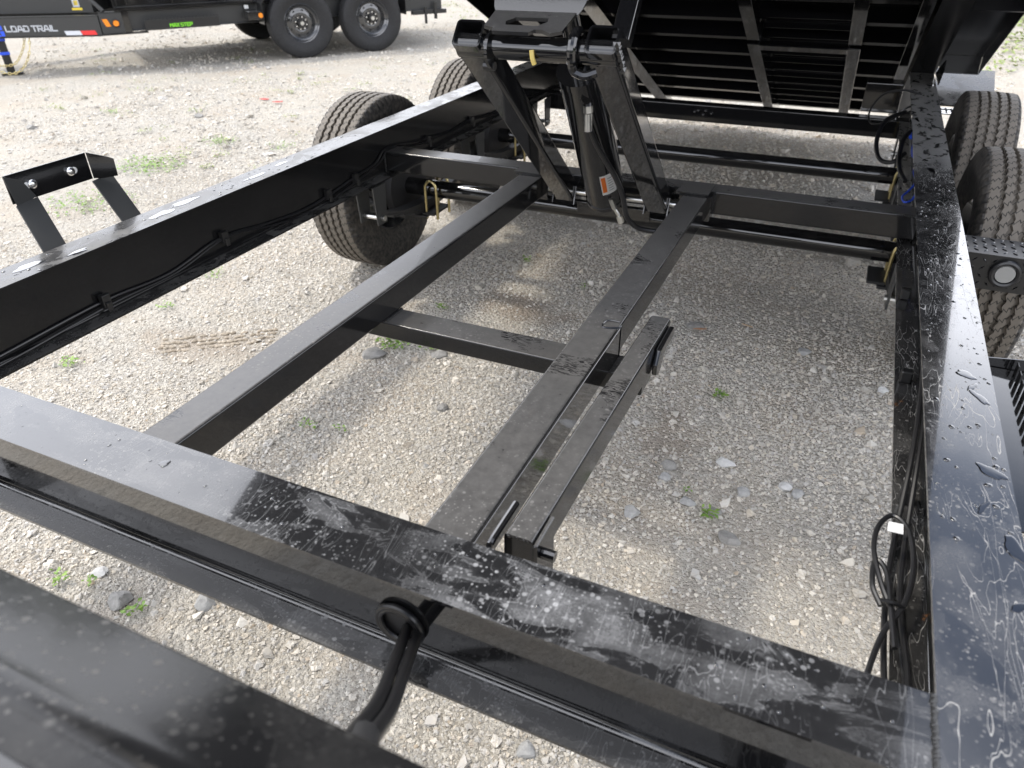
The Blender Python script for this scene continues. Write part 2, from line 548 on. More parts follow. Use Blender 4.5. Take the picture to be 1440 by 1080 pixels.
# ------------------------------------------------------------------ ground
GZ = -0.724
def ground_mat():
    k = Mat('crushed limestone yard')
    P = k.pos()
    big = k.noise(P, 0.9, 4, 0.6)
    mid = k.noise(P, 5, 4, 0.6)
    v1 = k.new('ShaderNodeTexVoronoi', Vector=P, Scale=75.0)
    v2 = k.new('ShaderNodeTexVoronoi', Vector=P, Scale=190.0)
    s1 = k.new('ShaderNodeSeparateColor', Color=v1.outputs['Color']).outputs[0]
    s2 = k.new('ShaderNodeSeparateColor', Color=v2.outputs['Color']).outputs[1]
    grey = k.ramp(s1, (0.0, (0.24, 0.23, 0.205)), (0.5, (0.44, 0.42, 0.38)), (1.0, (0.57, 0.55, 0.50)))
    fine = k.ramp(s2, (0.0, (0.30, 0.265, 0.21)), (0.5, (0.49, 0.44, 0.36)), (1.0, (0.60, 0.555, 0.48)))
    c = k.mix(k.ramp(mid, (0.4, 0.25), (0.6, 0.8)), grey, fine)
    soil = k.mix(k.ramp(k.noise(P, 120, 4, 0.7), (0.3, 0.0), (0.7, 1.0)), (0.33, 0.26, 0.19), (0.52, 0.45, 0.36))
    sf = k.ramp(k.noise(k.mapv(P, (1, 1, 1), (3.3, 1.2, 0)), 1.7, 5, 0.65), (0.50, 0.0), (0.66, 0.65))
    c = k.mix(sf, c, soil)
    # two brown bare patches seen in the photo
    for (cx, cy, rx, ry, st) in ((-1.12, 2.55, 0.30, 0.16, 0.7), (-2.15, 1.77, 0.40, 0.14, 0.6), (-1.35, 0.62, 0.22, 0.14, 0.4), (-0.6, 5.9, 1.6, 0.5, 0.35), (-0.32, 1.95, 0.14, 0.3, 0.5), (-0.75, 1.35, 0.35, 0.12, 0.3), (-1.75, 2.35, 0.35, 0.2, 0.3)):
        d = k.new('ShaderNodeVectorMath', operation='LENGTH')
        mp = k.mapv(P, (1 / rx, 1 / ry, 0), (-cx / rx, -cy / ry, 0))
        wob = k.new('ShaderNodeTexNoise', Vector=P, Scale=9.0, Detail=4.0)
        add = k.new('ShaderNodeVectorMath', operation='ADD')
        k.l.new(mp, add.inputs[0])
        sub = k.new('ShaderNodeVectorMath', operation='SUBTRACT')
        k.l.new(wob.outputs['Color'], sub.inputs[0]); sub.inputs[1].default_value = (0.5, 0.5, 0.5)
        sc = k.new('ShaderNodeVectorMath', operation='SCALE')
        k.l.new(sub.outputs[0], sc.inputs[0]); sc.inputs['Scale'].default_value = 2.2
        k.l.new(sc.outputs[0], add.inputs[1])
        k.l.new(add.outputs[0], d.inputs[0])
        f = k.math('MULTIPLY', k.ramp(d.outputs['Value'], (0.35, 1.0), (1.0, 0.0)), st)
        c = k.mix(f, c, (0.23, 0.165, 0.11))
    c = k.mix(k.math('MULTIPLY', k.ramp(big, (0.35, 0.5), (0.65, 0.2)), 1.0), c, (0.34, 0.32, 0.285))
    # dark bits further off
    v3 = k.new('ShaderNodeTexVoronoi', Vector=P, Scale=16.0)
    dk = k.math('MULTIPLY', k.ramp(v3.outputs['Distance'], (0.10, 1.0), (0.2, 0.0)), k.ramp(k.new('ShaderNodeSeparateColor', Color=v3.outputs['Color']).outputs[2], (0.72, 0.0), (0.78, 0.8)))
    c = k.mix(dk, c, (0.11, 0.10, 0.09))
    k.l.new(c, k.b.inputs['Base Color'])
    k.b.inputs['Roughness'].default_value = 0.92
    k.b.inputs['Specular IOR Level'].default_value = 0.2
    h = k.math('MULTIPLY_ADD', v1.outputs['Distance'], -1.0, k.math('MULTIPLY', v2.outputs['Distance'], -0.5))
    h = k.math('MULTIPLY_ADD', k.noise(P, 30, 4, 0.6), 1.2, h)
    k.l.new(k.bump(h, 0.85, 0.012), k.b.inputs['Normal'])
    return k.m

def ground_h(x, y):
    return (0.010 * np.sin(x * 2.1 + 0.7) * np.cos(y * 1.7) + 0.006 * np.sin(x * 5.3 + y * 3.1) + 0.004 * np.sin(x * 11 - y * 9 + 1.0))

def make_ground():
    def grid(xs, ys):
        X, Y = np.meshgrid(xs, ys)
        fade = np.clip(1 - (np.hypot(X + 1.5, Y - 3) - 9) / 4, 0, 1)
        Z = GZ + ground_h(X, Y) * fade
        return X, Y, Z
    xs = np.concatenate([[-400, -120, -50, -25, -18], np.arange(-13, 6.01, 0.10), [9, 15, 30, 100, 400]])
    ys = np.concatenate([[-300, -80, -25, -8, -3], np.arange(-1, 14.01, 0.10), [17, 24, 40, 100, 400]])
    X, Y, Z = grid(xs, ys)
    nx, ny = len(xs), len(ys)
    verts = np.stack([X.ravel(), Y.ravel(), Z.ravel()], 1)
    idx = np.arange(nx * ny).reshape(ny, nx)
    f = np.stack([idx[:-1, :-1], idx[:-1, 1:], idx[1:, 1:], idx[1:, :-1]], -1).reshape(-1, 4)
    me = bpy.data.meshes.new('ground')
    me.from_pydata(verts.tolist(), [], f.tolist())
    me.polygons.foreach_set('use_smooth', np.ones(len(me.polygons), dtype=bool))
    me.materials.append(ground_mat())
    o = bpy.data.objects.new('ground', me)
    COL.objects.link(o)
    o['kind'] = 'structure'
    return o
make_ground()

def stone_mat():
    k = Mat('gravel stone')
    r = k.new('ShaderNodeObjectInfo').outputs['Random']
    P = k.new('ShaderNodeTexCoord').outputs['Object']
    n = k.noise(P, 3.0, 3, 0.6)
    c = k.ramp(r, (0.0, (0.33, 0.33, 0.325)), (0.2, (0.56, 0.545, 0.51)), (0.42, (0.40, 0.41, 0.425)), (0.62, (0.66, 0.64, 0.59)), (0.8, (0.54, 0.49, 0.42)), (0.93, (0.74, 0.73, 0.70)), (1.0, (0.40, 0.32, 0.24)))
    c = k.mix(k.math('MULTIPLY', n, 0.75), c, (0.50, 0.43, 0.325))
    k.l.new(c, k.b.inputs['Base Color'])
    k.b.inputs['Roughness'].default_value = 0.85
    k.b.inputs['Specular IOR Level'].default_value = 0.3
    return k.m

def gravel(name, mat):
    rg = np.random.default_rng(11)
    P, S, ID = [], [], []
    def region(x0, x1, y0, y1, dens, s0, s1, keep=None):
        n = int((x1 - x0) * (y1 - y0) * dens)
        x = rg.uniform(x0, x1, n); y = rg.uniform(y0, y1, n)
        s = s0 + (s1 - s0) * rg.random(n) ** 2.6
        # patchy: less in the sandy places
        pt = 0.5 + 0.5 * np.sin(x * 1.9 + 1.3 * np.sin(y * 1.4)) * np.cos(y * 2.3 + 0.8 * np.sin(x * 2.7))
        ok = rg.random(n) < (0.22 + 0.95 * pt)
        for cx, cy, rx, ry in ((-1.12, 2.55, 0.30, 0.16), (-2.15, 1.77, 0.42, 0.16), (-1.35, 0.62, 0.22, 0.14), (-0.32, 1.95, 0.14, 0.3), (-0.75, 1.35, 0.35, 0.12), (-1.75, 2.35, 0.35, 0.2)):
            inn = np.exp(-(((x - cx) / rx) ** 2 + ((y - cy) / ry) ** 2))
            ok &= rg.random(n) > inn * 0.8
        if keep is not None:
            ok &= keep(x, y)
        x, y, s = x[ok], y[ok], s[ok]
        P.append(np.stack([x, y, GZ + ground_h(x, y) + s * 0.12], 1)); S.append(s)
    # what the camera sees: right and left bounds of its view on the ground
    def seen(x, y):
        lo = -0.75 - 1.25 * y - 0.9
        return (x > lo) & (x < 0.9 + 0.05 * y) & (y > 0.2)
    region(-4.2, 1.1, 0.3, 3.6, 15000, 0.004, 0.0105, seen)
    region(-4.2, 1.1, 0.3, 3.6, 2700, 0.008, 0.016, seen)
    region(-4.2, 1.1, 0.3, 3.6, 190, 0.015, 0.032, seen)
    region(-6.5, 1.8, 3.6, 6.5, 2000, 0.008, 0.020, seen)
    region(-6.5, 1.8, 3.6, 6.5, 180, 0.016, 0.04, seen)
    region(-12.5, 2.6, 2.0, 11.5, 330, 0.010, 0.026, lambda x, y: seen(x, y) & ((y > 6.5) | (x < -6.5) | (x < -4.2) & (y < 3.6)))
    region(-12.5, 2.6, 2.0, 11.5, 14, 0.03, 0.06, lambda x, y: seen(x, y) & (y > 3.6))
    P = np.concatenate(P); S = np.concatenate(S)
    n = len(P)
    me = bpy.data.meshes.new(name)
    me.vertices.add(n)
    me.vertices.foreach_set('co', P.astype(np.float32).ravel())
    sv = np.stack([S * rg.uniform(0.75, 1.3, n), S * rg.uniform(0.75, 1.3, n), S * rg.uniform(0.45, 0.85, n)], 1).astype(np.float32)
    rv = np.stack([rg.normal(0, 0.28, n), rg.normal(0, 0.28, n), rg.uniform(0, 6.28, n)], 1).astype(np.float32)
    a = me.attributes.new('st_scale', 'FLOAT_VECTOR', 'POINT'); a.data.foreach_set('vector', sv.ravel())
    a = me.attributes.new('st_rot', 'FLOAT_VECTOR', 'POINT'); a.data.foreach_set('vector', rv.ravel())
    a = me.attributes.new('st_idx', 'INT', 'POINT'); a.data.foreach_set('value', rg.integers(0, 7, n).astype(np.int32))
    o = bpy.data.objects.new(name, me)
    COL.objects.link(o)
    o['kind'] = 'stuff'
    o['label'] = 'pale crushed limestone gravel covering the yard'
    ng = bpy.data.node_groups.new('gravel scatter', 'GeometryNodeTree')
    ng.interface.new_socket('Geometry', in_out='INPUT', socket_type='NodeSocketGeometry')
    ng.interface.new_socket('Geometry', in_out='OUTPUT', socket_type='NodeSocketGeometry')
    N, L = ng.nodes, ng.links
    gi = N.new('NodeGroupInput'); go = N.new('NodeGroupOutput')
    g2i = N.new('GeometryNodeGeometryToInstance')
    for i in range(7):
        ico = N.new('GeometryNodeMeshIcoSphere')
        ico.inputs['Radius'].default_value = 0.5
        ico.inputs['Subdivisions'].default_value = 2 if i % 2 else 1
        sp = N.new('GeometryNodeSetPosition')
        pos = N.new('GeometryNodeInputPosition')
        add = N.new('ShaderNodeVectorMath'); add.operation = 'ADD'
        add.inputs[1].default_value = (i * 7.3, i * 3.1, i * 1.7)
        nz = N.new('ShaderNodeTexNoise'); nz.inputs['Scale'].default_value = 1.9; nz.inputs['Detail'].default_value = 1.0
        sb = N.new('ShaderNodeVectorMath'); sb.operation = 'SUBTRACT'; sb.inputs[1].default_value = (0.5, 0.5, 0.5)
        sc = N.new('ShaderNodeVectorMath'); sc.operation = 'SCALE'; sc.inputs['Scale'].default_value = 1.5
        L.new(pos.outputs[0], add.inputs[0]); L.new(add.outputs[0], nz.inputs['Vector'])
        L.new(nz.outputs['Color'], sb.inputs[0]); L.new(sb.outputs[0], sc.inputs[0])
        L.new(ico.outputs['Mesh'], sp.inputs['Geometry']); L.new(sc.outputs[0], sp.inputs['Offset'])
        sm = N.new('GeometryNodeSetMaterial'); sm.inputs['Material'].default_value = mat
        L.new(sp.outputs[0], sm.inputs['Geometry'])
        sh = N.new('GeometryNodeSetShadeSmooth'); sh.inputs['Shade Smooth'].default_value = False
        L.new(sm.outputs[0], sh.inputs['Geometry'])
        L.new(sh.outputs[0], g2i.inputs[0])
    iop = N.new('GeometryNodeInstanceOnPoints')
    iop.inputs['Pick Instance'].default_value = True
    L.new(gi.outputs[0], iop.inputs['Points']); L.new(g2i.outputs[0], iop.inputs['Instance'])
    def attr(nm, ty):
        q = N.new('GeometryNodeInputNamedAttribute'); q.data_type = ty; q.inputs['Name'].default_value = nm
        return [s for s in q.outputs if s.enabled and s.name == 'Attribute'][0]
    L.new(attr('st_idx', 'INT'), iop.inputs['Instance Index'])
    e2r = N.new('FunctionNodeEulerToRotation')
    L.new(attr('st_rot', 'FLOAT_VECTOR'), e2r.inputs[0]); L.new(e2r.outputs[0], iop.inputs['Rotation'])
    L.new(attr('st_scale', 'FLOAT_VECTOR'), iop.inputs['Scale'])
    L.new(iop.outputs[0], go.inputs[0])
    md = o.modifiers.new('scatter', 'NODES'); md.node_group = ng
    print('gravel stones', n)
gravel('gravel', stone_mat())

# larger stones one can point at
def rock_mat(name, c1, c2):
    k = Mat(name)
    P = k.new('ShaderNodeTexCoord').outputs['Object']
    n = k.noise(P, 40, 6, 0.7)
    k.l.new(k.mix(k.ramp(n, (0.3, 0.0), (0.7, 1.0)), c1, c2), k.b.inputs['Base Color'])
    k.b.inputs['Roughness'].default_value = 0.85
    k.l.new(k.bump(k.noise(P, 120, 4, 0.7), 0.5, 0.004), k.b.inputs['Normal'])
    return k.m
RM = {'grey': rock_mat('grey stone', (0.24, 0.24, 0.235), (0.42, 0.415, 0.40)), 'dark': rock_mat('dark stone', (0.17, 0.165, 0.155), (0.33, 0.32, 0.30)),
      'tan': rock_mat('tan stone', (0.34, 0.28, 0.21), (0.52, 0.46, 0.38)), 'pale': rock_mat('pale stone', (0.42, 0.42, 0.41), (0.62, 0.61, 0.59))}
def rock(x, y, s, kind, label, flat=0.5, el=1.3, rz=0.0, seed=0):
    rr = random.Random(seed * 13 + 5)
    bm = NB()
    bmesh.ops.create_icosphere(bm, subdivisions=3, radius=0.5)
    pl = []
    for _ in range(15):
        d = Vector((rr.gauss(0, 1), rr.gauss(0, 1), rr.gauss(0, 1))).normalized()
        pl.append((d, rr.uniform(0.29, 0.42)))
    for v in bm.verts:
        p = v.co.copy()
        for d, t in pl:
            q = p.dot(d)
            if q > t:
                p -= d * (q - t)
        v.co = p * (1 + 0.05 * math.sin(p.x * 19 + seed) * math.cos(p.y * 23))
    bm.transform(Matrix.Translation((x, y, GZ + float(ground_h(x, y)) + s * flat * 0.20)) @ Matrix.Rotation(rz, 4, 'Z') @ Matrix.Diagonal((s * el, s, s * flat * 1.2, 1)))
    o = obj('rock', bm, RM[kind], label=label, auto=14)
    o['category'] = 'rock'
    o['group'] = 'larger stones lying in the gravel'
for i, a in enumerate([
    (-0.33, 1.51, 0.050, 'grey', 'pale grey angular rock right of the pin end of the safety prop', 0.6, 1.25, 0.3),
    (-0.063, 1.531, 0.056, 'dark', 'dark grey flat rock nearest the front beam below the weed sprig', 0.55, 1.3, 0.0),
    (-0.12, 1.622, 0.040, 'dark', 'dark rock touching the upper side of the three leaf weed', 0.5, 1.2, 0.8),
    (-0.289, 1.765, 0.056, 'dark', 'dark rough rock at the back of the stone cluster right of the prop', 0.6, 1.1, 0.2),
    (-0.284, 1.700, 0.038, 'grey', 'small light grey rock at the front of the stone cluster right of the prop', 0.7, 1.2, 0.5),
    (-0.200, 1.626, 0.044, 'grey', 'egg sized grey rock between the stone cluster and the three leaf weed', 0.6, 1.3, 0.1),
    (-0.132, 1.850, 0.056, 'pale', 'broad pale grey rock behind the three leaf weed', 0.5, 1.35, -0.2),
    (-0.060, 1.742, 0.042, 'grey', 'middle sized pale rock just ahead of the broad pale rock', 0.6, 1.2, 1.0),
    (0.052, 1.812, 0.044, 'pale', 'left one of two pale rocks lying together near the right rail', 0.6, 1.1, 0.0),
    (0.088, 1.796, 0.038, 'grey', 'right one of two pale rocks lying together near the right rail', 0.7, 1.2, 0.6),
    (0.30, 2.476, 0.04, 'pale', 'pale rock lying right against the lower flange of the right rail', 0.7, 1.2, 0.2),
    (-0.413, 2.69, 0.07, 'dark', 'brownish dark rock under the bed behind the hooked prop end', 0.4, 1.3, 0.1),
    (0.02, 2.636, 0.05, 'grey', 'grey rock in the middle of the right bay of the frame', 0.5, 1.2, 0.1),
    (-1.204, 0.772, 0.062, 'grey', 'rounded grey rock at the lower edge of the front beam flange', 0.7, 1.0, 0.4),
    (-1.407, 0.690, 0.060, 'dark', 'dark rock between the clovers in front of the front beam', 0.6, 1.2, 0.1),
    (-1.53, 0.735, 0.04, 'pale', 'small pale flat stone left of the clovers in front of the front beam', 0.5, 1.4, 0.1),
    (-0.506, 0.90, 0.034, 'pale', 'small pale oval stone lying alone left of the two black cables', 0.5, 1.4, 0.3),
    (-0.327, 0.751, 0.045, 'grey', 'grey chunky rock at the bottom edge right of the two black cables', 0.7, 1.1, 0.3),
    (-1.074, 1.75, 0.045, 'dark', 'dark stone lying alone in the middle bay between the two long beams', 0.6, 1.2, 0.3),
    (-1.257, 2.06, 0.075, 'dark', 'big dark rock beside the weeds ahead of the cross brace', 0.4, 1.2, 0.3),
    (-1.50, 1.97, 0.10, 'dark', 'large flat dark rock in the weeds beside the left long beam', 0.35, 1.1, 0.9),
    (-5.186, 4.786, 0.08, 'dark', 'dark stone lying between the tow post bracket and the far trailer', 0.5, 1.2, 0.3),
    (-6.216, 3.964, 0.09, 'dark', 'dark stone farthest left on the gravel above the tow post bracket', 0.5, 1.2, 0.3),
]):
    x, y, s, kd, lb, fl, el, rz = a
    rock(x, y, s * 0.98, kd, lb, fl, el, rz, i)

# weeds
def leaf_mat(name, c1, c2):
    k = Mat(name)
    P = k.pos()
    k.l.new(k.mix(k.ramp(k.noise(P, 60, 3, 0.6), (0.3, 0.0), (0.7, 1.0)), c1, c2), k.b.inputs['Base Color'])
    k.b.inputs['Roughness'].default_value = 0.55
    k.b.inputs['Subsurface Weight'].default_value = 0.0
    return k.m
M['leaf'] = leaf_mat('weed leaf', (0.09, 0.20, 0.025), (0.24, 0.36, 0.06))
M['grass'] = leaf_mat('yard grass', (0.12, 0.19, 0.04), (0.30, 0.34, 0.10))

def weed_mesh(bm, cx, cy, rx, n, s, rr, tall=1.0):
    z0 = GZ + float(ground_h(cx, cy))
    for _ in range(n):
        a = rr.uniform(0, 6.28); q = rr.random() ** 0.7 * rx
        px, py = cx + q * math.cos(a), cy + q * math.sin(a) * 0.8
        hz = rr.uniform(0.006, 0.03) * tall
        L = s * rr.uniform(0.6, 1.3)
        W = L * rr.uniform(0.35, 0.65)
        d = rr.uniform(0, 6.28); el = rr.uniform(-0.2, 0.9)
        D = Vector((math.cos(d) * math.cos(el), math.sin(d) * math.cos(el), math.sin(el)))
        Sd = Vector((-math.sin(d), math.cos(d), rr.uniform(-0.4, 0.4))).normalized()
        b = Vector((px, py, z0 + hz))
        vs = [bm.verts.new(b), bm.verts.new(b + D * L * 0.5 + Sd * W / 2), bm.verts.new(b + D * L + Vector((0, 0, -0.2 * L))), bm.verts.new(b + D * L * 0.5 - Sd * W / 2)]
        bm.faces.new(vs)
def weed(x, y, r, n, s, label, seed):
    rr = random.Random(seed)
    bm = NB()
    weed_mesh(bm, x, y, r, n, s, rr)
    if r > 0.09:
        o = obj('weed_patch', bm, M['leaf'], label=label, kind='stuff')
        return
    o = obj('weed', bm, M['leaf'], label=label)
    o['category'] = 'weed'
    o['group'] = 'small green weeds in the gravel'
for i, a in enumerate([
    (-1.48, 2.07, 0.075, 95, 0.020, 'widest green weed tuft, ahead of the cross brace by the left long beam'),
    (-1.31, 2.09, 0.045, 45, 0.016, 'yellow green weed in the middle of the row ahead of the cross brace'),
    (-1.20, 2.14, 0.028, 22, 0.014, 'small weed at the right end of the row ahead of the cross brace'),
    (-1.43, 1.47, 0.03, 26, 0.016, 'dark green weed beside the left long beam near the front beam'),
    (-1.32, 1.50, 0.024, 16, 0.014, 'small sprig just right of the dark green weed near the front beam'),
    (-1.60, 0.675, 0.026, 20, 0.017, 'left one of the clovers in front of the front beam'),
    (-1.52, 0.705, 0.018, 14, 0.015, 'middle one of the clovers in front of the front beam'),
    (-1.34, 0.68, 0.026, 22, 0.018, 'right one of the clovers in front of the front beam, nearest the toolbox'),
    (-0.225, 2.21, 0.024, 30, 0.016, 'dark green sprout in the right bay nearest the hooked prop end'),
    (-0.135, 1.60, 0.024, 22, 0.018, 'three leaf weed among the dark rocks of the right bay'),
    (-0.21, 1.66, 0.012, 8, 0.012, 'tiny sprig between rocks right of the safety prop'),
    (-1.62, 1.62, 0.02, 12, 0.014, 'small weed half hidden under the left long beam'),
    (-2.55, 1.45, 0.05, 40, 0.017, 'low weed below the left rail, nearest the left edge'),
    (-2.60, 1.96, 0.045, 30, 0.016, 'low weed between the left rail and the tyre track in the dirt'),
    (-2.64, 2.30, 0.06, 40, 0.016, 'small weeds below the left rail ahead of the left front tyre'),
    (-4.39, 3.54, 0.26, 380, 0.024, 'broadest pale green weed patch left of the left front tyre'),
    (-4.10, 2.80, 0.30, 320, 0.022, 'loose weed patch seen through the tow post bracket'),
    (-4.40, 4.20, 0.16, 120, 0.022, 'weed patch straight behind the broadest pale green one'),
    (-3.86, 4.27, 0.13, 60, 0.02, 'thin weed patch right beside the left front tyre tread'),
    (-6.04, 4.6, 0.10, 45, 0.022, 'upright weed alone on the gravel above the tow post bracket'),
    (-1.44, 2.40, 0.035, 30, 0.014, 'weed just behind the cross brace by the brown bare patch'),
    (-1.31, 3.02, 0.03, 26, 0.016, 'weed in the middle bay near the front axle'),
    (-0.95, 2.85, 0.025, 18, 0.014, 'weed behind the middle long beam near the front axle'),
    (-2.20, 3.0, 0.06, 60, 0.02, 'weed growing at the foot of the left front tyre'),
]):
    x, y, r, n, s, lb = a
    weed(x, y, r, n, s, lb, 100 + i)

def grass_far():
    rr = random.Random(5)
    bm = NB()
    for _ in range(8000):
        # strip of lawn at the right rear of the yard, thinning towards the gravel
        y = rr.uniform(9.0, 40); x = rr.uniform(0.9, 6)
        if rr.random() > min(1, (y - 8.6) / 5) * (0.35 + 0.65 * abs(math.sin(x * 2.2 + y * 0.9))):
            continue
        weed_mesh(bm, x, y, 0.25, 7, 0.07, rr, 1.5)
    for _ in range(110):
        x = rr.uniform(-9.5, -2.3); y = rr.uniform(3.6, 8.0)
        if x < -0.75 - 1.25 * y - 0.5:
            continue
        weed_mesh(bm, x, y, rr.uniform(0.04, 0.16), rr.randint(8, 40), 0.02, rr)
    for _ in range(260):
        x = rr.uniform(-16, 1.5); y = rr.uniform(12.0, 17.0)
        weed_mesh(bm, x, y, 0.3, 20, 0.04, rr)
    o = obj('grass', bm, M['grass'], kind='stuff')
    o['label'] = 'thin yellow green grass growing through the far gravel'
grass_far()

def unseen_woods():  # out-of-view tree ring, added so the black paint reflects something dark
    rr = random.Random(77)
    bm = NB()
    for i in range(300):
        a = 2 * math.pi * i / 300 + rr.uniform(-0.01, 0.01)
        d = rr.uniform(42, 60); h = rr.uniform(5, 9)
        cx, cy = d * math.cos(a), d * math.sin(a)
        for _ in range(34):
            p = Vector((cx + rr.gauss(0, 1.3), cy + rr.gauss(0, 1.3), GZ + h * rr.random() ** 0.8))
            u_ = Vector((rr.gauss(0, 1), rr.gauss(0, 1), rr.gauss(0, 1))).normalized() * rr.uniform(0.5, 1.1)
            w_ = u_.orthogonal().normalized() * rr.uniform(0.4, 0.9)
            bm.faces.new([bm.verts.new(p - u_), bm.verts.new(p + w_), bm.verts.new(p + u_), bm.verts.new(p - w_)])
    o = obj('unseen_woods', bm, leaf_mat('far foliage', (0.03, 0.06, 0.015), (0.07, 0.11, 0.03)), kind='stuff')
    o['label'] = 'unseen belt of green trees added around the yard for reflections'
unseen_woods()
def small_thing(name, label, cat, bm, mat):
    o = obj(name, bm, mat, label=label)
    o['category'] = cat
    return o
def sliver(x, y, L, w, a, name, label, cat, col):
    bm = NB()
    z = GZ + 0.012
    d = Vector((math.cos(a), math.sin(a), 0)); s = Vector((-d.y, d.x, 0))
    p = Vector((x, y, z))
    pts = [p - d * L / 2, p - d * L * 0.2 + s * w / 2, p + d * L * 0.4 + s * w * 0.4, p + d * L / 2 - s * w * 0.1, p + d * L * 0.1 - s * w / 2]
    extrude(bm, pts, (0, 0, 0.004), 0.0008)
    small_thing(name, label, cat, bm, simple(name + ' colour', col, 0.7))
sliver(-0.385, 2.655, 0.055, 0.010, 0.35, 'wood_chip', 'reddish brown wood chip lying right of the hooked prop end', 'wood chip', (0.36, 0.20, 0.11))
sliver(-0.214, 2.76, 0.05, 0.007, -0.3, 'twig', 'thin tan twig lying right of the reddish wood chip', 'twig', (0.42, 0.30, 0.18))
sliver(-5.12, 5.55, 0.10, 0.045, 0.2, 'red_scrap', 'left one of two tiny red scraps on the gravel', 'scrap', (0.6, 0.05, 0.04))
sliver(-4.92, 5.50, 0.10, 0.045, 0.5, 'red_scrap', 'right one of two tiny red scraps on the gravel', 'scrap', (0.6, 0.05, 0.04))

def tyre_track():
    bm = NB()
    rr = random.Random(9)
    d = Vector((0.86, 0.51, 0)); n = Vector((-0.51, 0.86, 0))
    for r in range(4):
        p = Vector((-2.32, 1.66, 0)) + n * (r * 0.034)
        for i in range(22):
            q = p + d * (i * 0.021 + rr.uniform(-0.004, 0.004)) + n * rr.uniform(-0.004, 0.004)
            if rr.random() < 0.22:
                continue
            mm = Matrix.Translation((q.x, q.y, GZ + float(ground_h(q.x, q.y)) + 0.002)) @ Matrix.Rotation(math.atan2(d.y, d.x) + rr.uniform(-0.4, 0.4), 4, 'Z') @ Matrix.Diagonal((rr.uniform(0.012, 0.019), rr.uniform(0.006, 0.010), rr.uniform(0.006, 0.012), 1))
            bmesh.ops.create_icosphere(bm, subdivisions=1, radius=1.0, matrix=mm)
    obj('tyre_track', bm, rock_mat('pressed dirt', (0.27, 0.22, 0.165), (0.42, 0.37, 0.295)), kind='structure', auto=10)
tyre_track()

# ------------------------------------------------------------------ wheels
def tyre_bm(R=0.39, W=0.225, rim=0.205, seg=276, detail=True):
    """lathe about x; u = angle, v across tread. Returns bmesh with UVs."""
    bm = NB()
    uvl = bm.loops.layers.uv.new('UVMap')
    hw = W / 2
    tw = hw * 0.84
    prof = []      # (x, r, v, groove?)
    prof += [(-hw * 0.62, rim + 0.001, -0.6, 0), (-hw * 0.78, rim + 0.012, -0.5, 0), (-hw * 0.93, R * 0.68, -0.4, 0), (-hw, R * 0.78, -0.3, 0), (-hw * 0.985, R * 0.86, -0.2, 0), (-hw * 0.955, R * 0.915, -0.1, 2), (-hw * 0.90, R * 0.957, -0.05, 3), (-tw, R * 0.985, 0.0, 4)]
    gx = [-0.56, -0.19, 0.19, 0.56]
    gw = 0.072
    prof.append((-tw * 0.9, R * 0.990, 0.03, 0))
    for g in gx:
        z = R * (1 - 0.006 * abs(g) ** 2 * 2)
        prof += [((g - gw) * tw, z, 0.5 + (g - gw) / 2, 1), ((g - gw * 0.7) * tw, z - 0.014, 0.5 + (g - gw * .7) / 2, 5), ((g + gw * 0.7) * tw, z - 0.014, 0.5 + (g + gw * .7) / 2, 5), ((g + gw) * tw, z, 0.5 + (g + gw) / 2, 1)]
    prof.append((tw * 0.9, R * 0.990, 0.97, 0))
    prof += [(tw, R * 0.985, 1.0, 4), (hw * 0.90, R * 0.957, 1.05, 3), (hw * 0.955, R * 0.915, 1.1, 2), (hw * 0.985, R * 0.86, 1.2, 0), (hw, R * 0.78, 1.3, 0), (hw * 0.93, R * 0.68, 1.4, 0), (hw * 0.78, rim + 0.012, 1.5, 0), (hw * 0.62, rim + 0.001, 1.6, 0)]
    rings = []
    for i in range(seg):
        t = 2 * math.pi * i / seg
        zig = (0, 1, 2, 1)[i % 4] / 2 - 0.5
        lug = 1 if (i % 4) == 0 else 0
        rg_ = []
        for (x, r, v, g) in prof:
            xx, rr = x, r
            if detail and g in (1, 5):
                xx += zig * 0.0065
            if detail and g in (4, 3) and lug:
                rr -= 0.009 if g == 4 else 0.007
            if detail and g == 2 and lug:
                rr -= 0.003; xx *= 0.985
            if detail and g == 3 and not lug:
                xx *= 1.012
            rg_.append(bm.verts.new((xx, rr * math.cos(t), rr * math.sin(t))))
        rings.append(rg_)
    n = len(prof)
    for i in range(seg):
        A = rings[i]; B = rings[(i + 1) % seg]
        for k in range(n - 1):
            f = bm.faces.new((A[k], A[k + 1], B[k + 1], B[k]))
            for lp, (uu, vv) in zip(f.loops, ((i / seg, prof[k][2]), (i / seg, prof[k + 1][2]), ((i + 1) / seg, prof[k + 1][2]), ((i + 1) / seg, prof[k][2]))):
                lp[uvl].uv = (uu, vv)
    bmesh.ops.recalc_face_normals(bm, faces=bm.faces[:])
    return bm

def lathe_x(bm, prof, n=48):
    rings = []
    for (x, r) in prof:
        rings.append([bm.verts.new((x, r * math.cos(2 * math.pi * i / n), r * math.sin(2 * math.pi * i / n))) for i in range(n)])
    fs = []
    for A, B in zip(rings[:-1], rings[1:]):
        for i in range(n):
            j = (i + 1) % n
            fs.append(bm.faces.new((A[i], A[j], B[j], B[i])))
    return fs

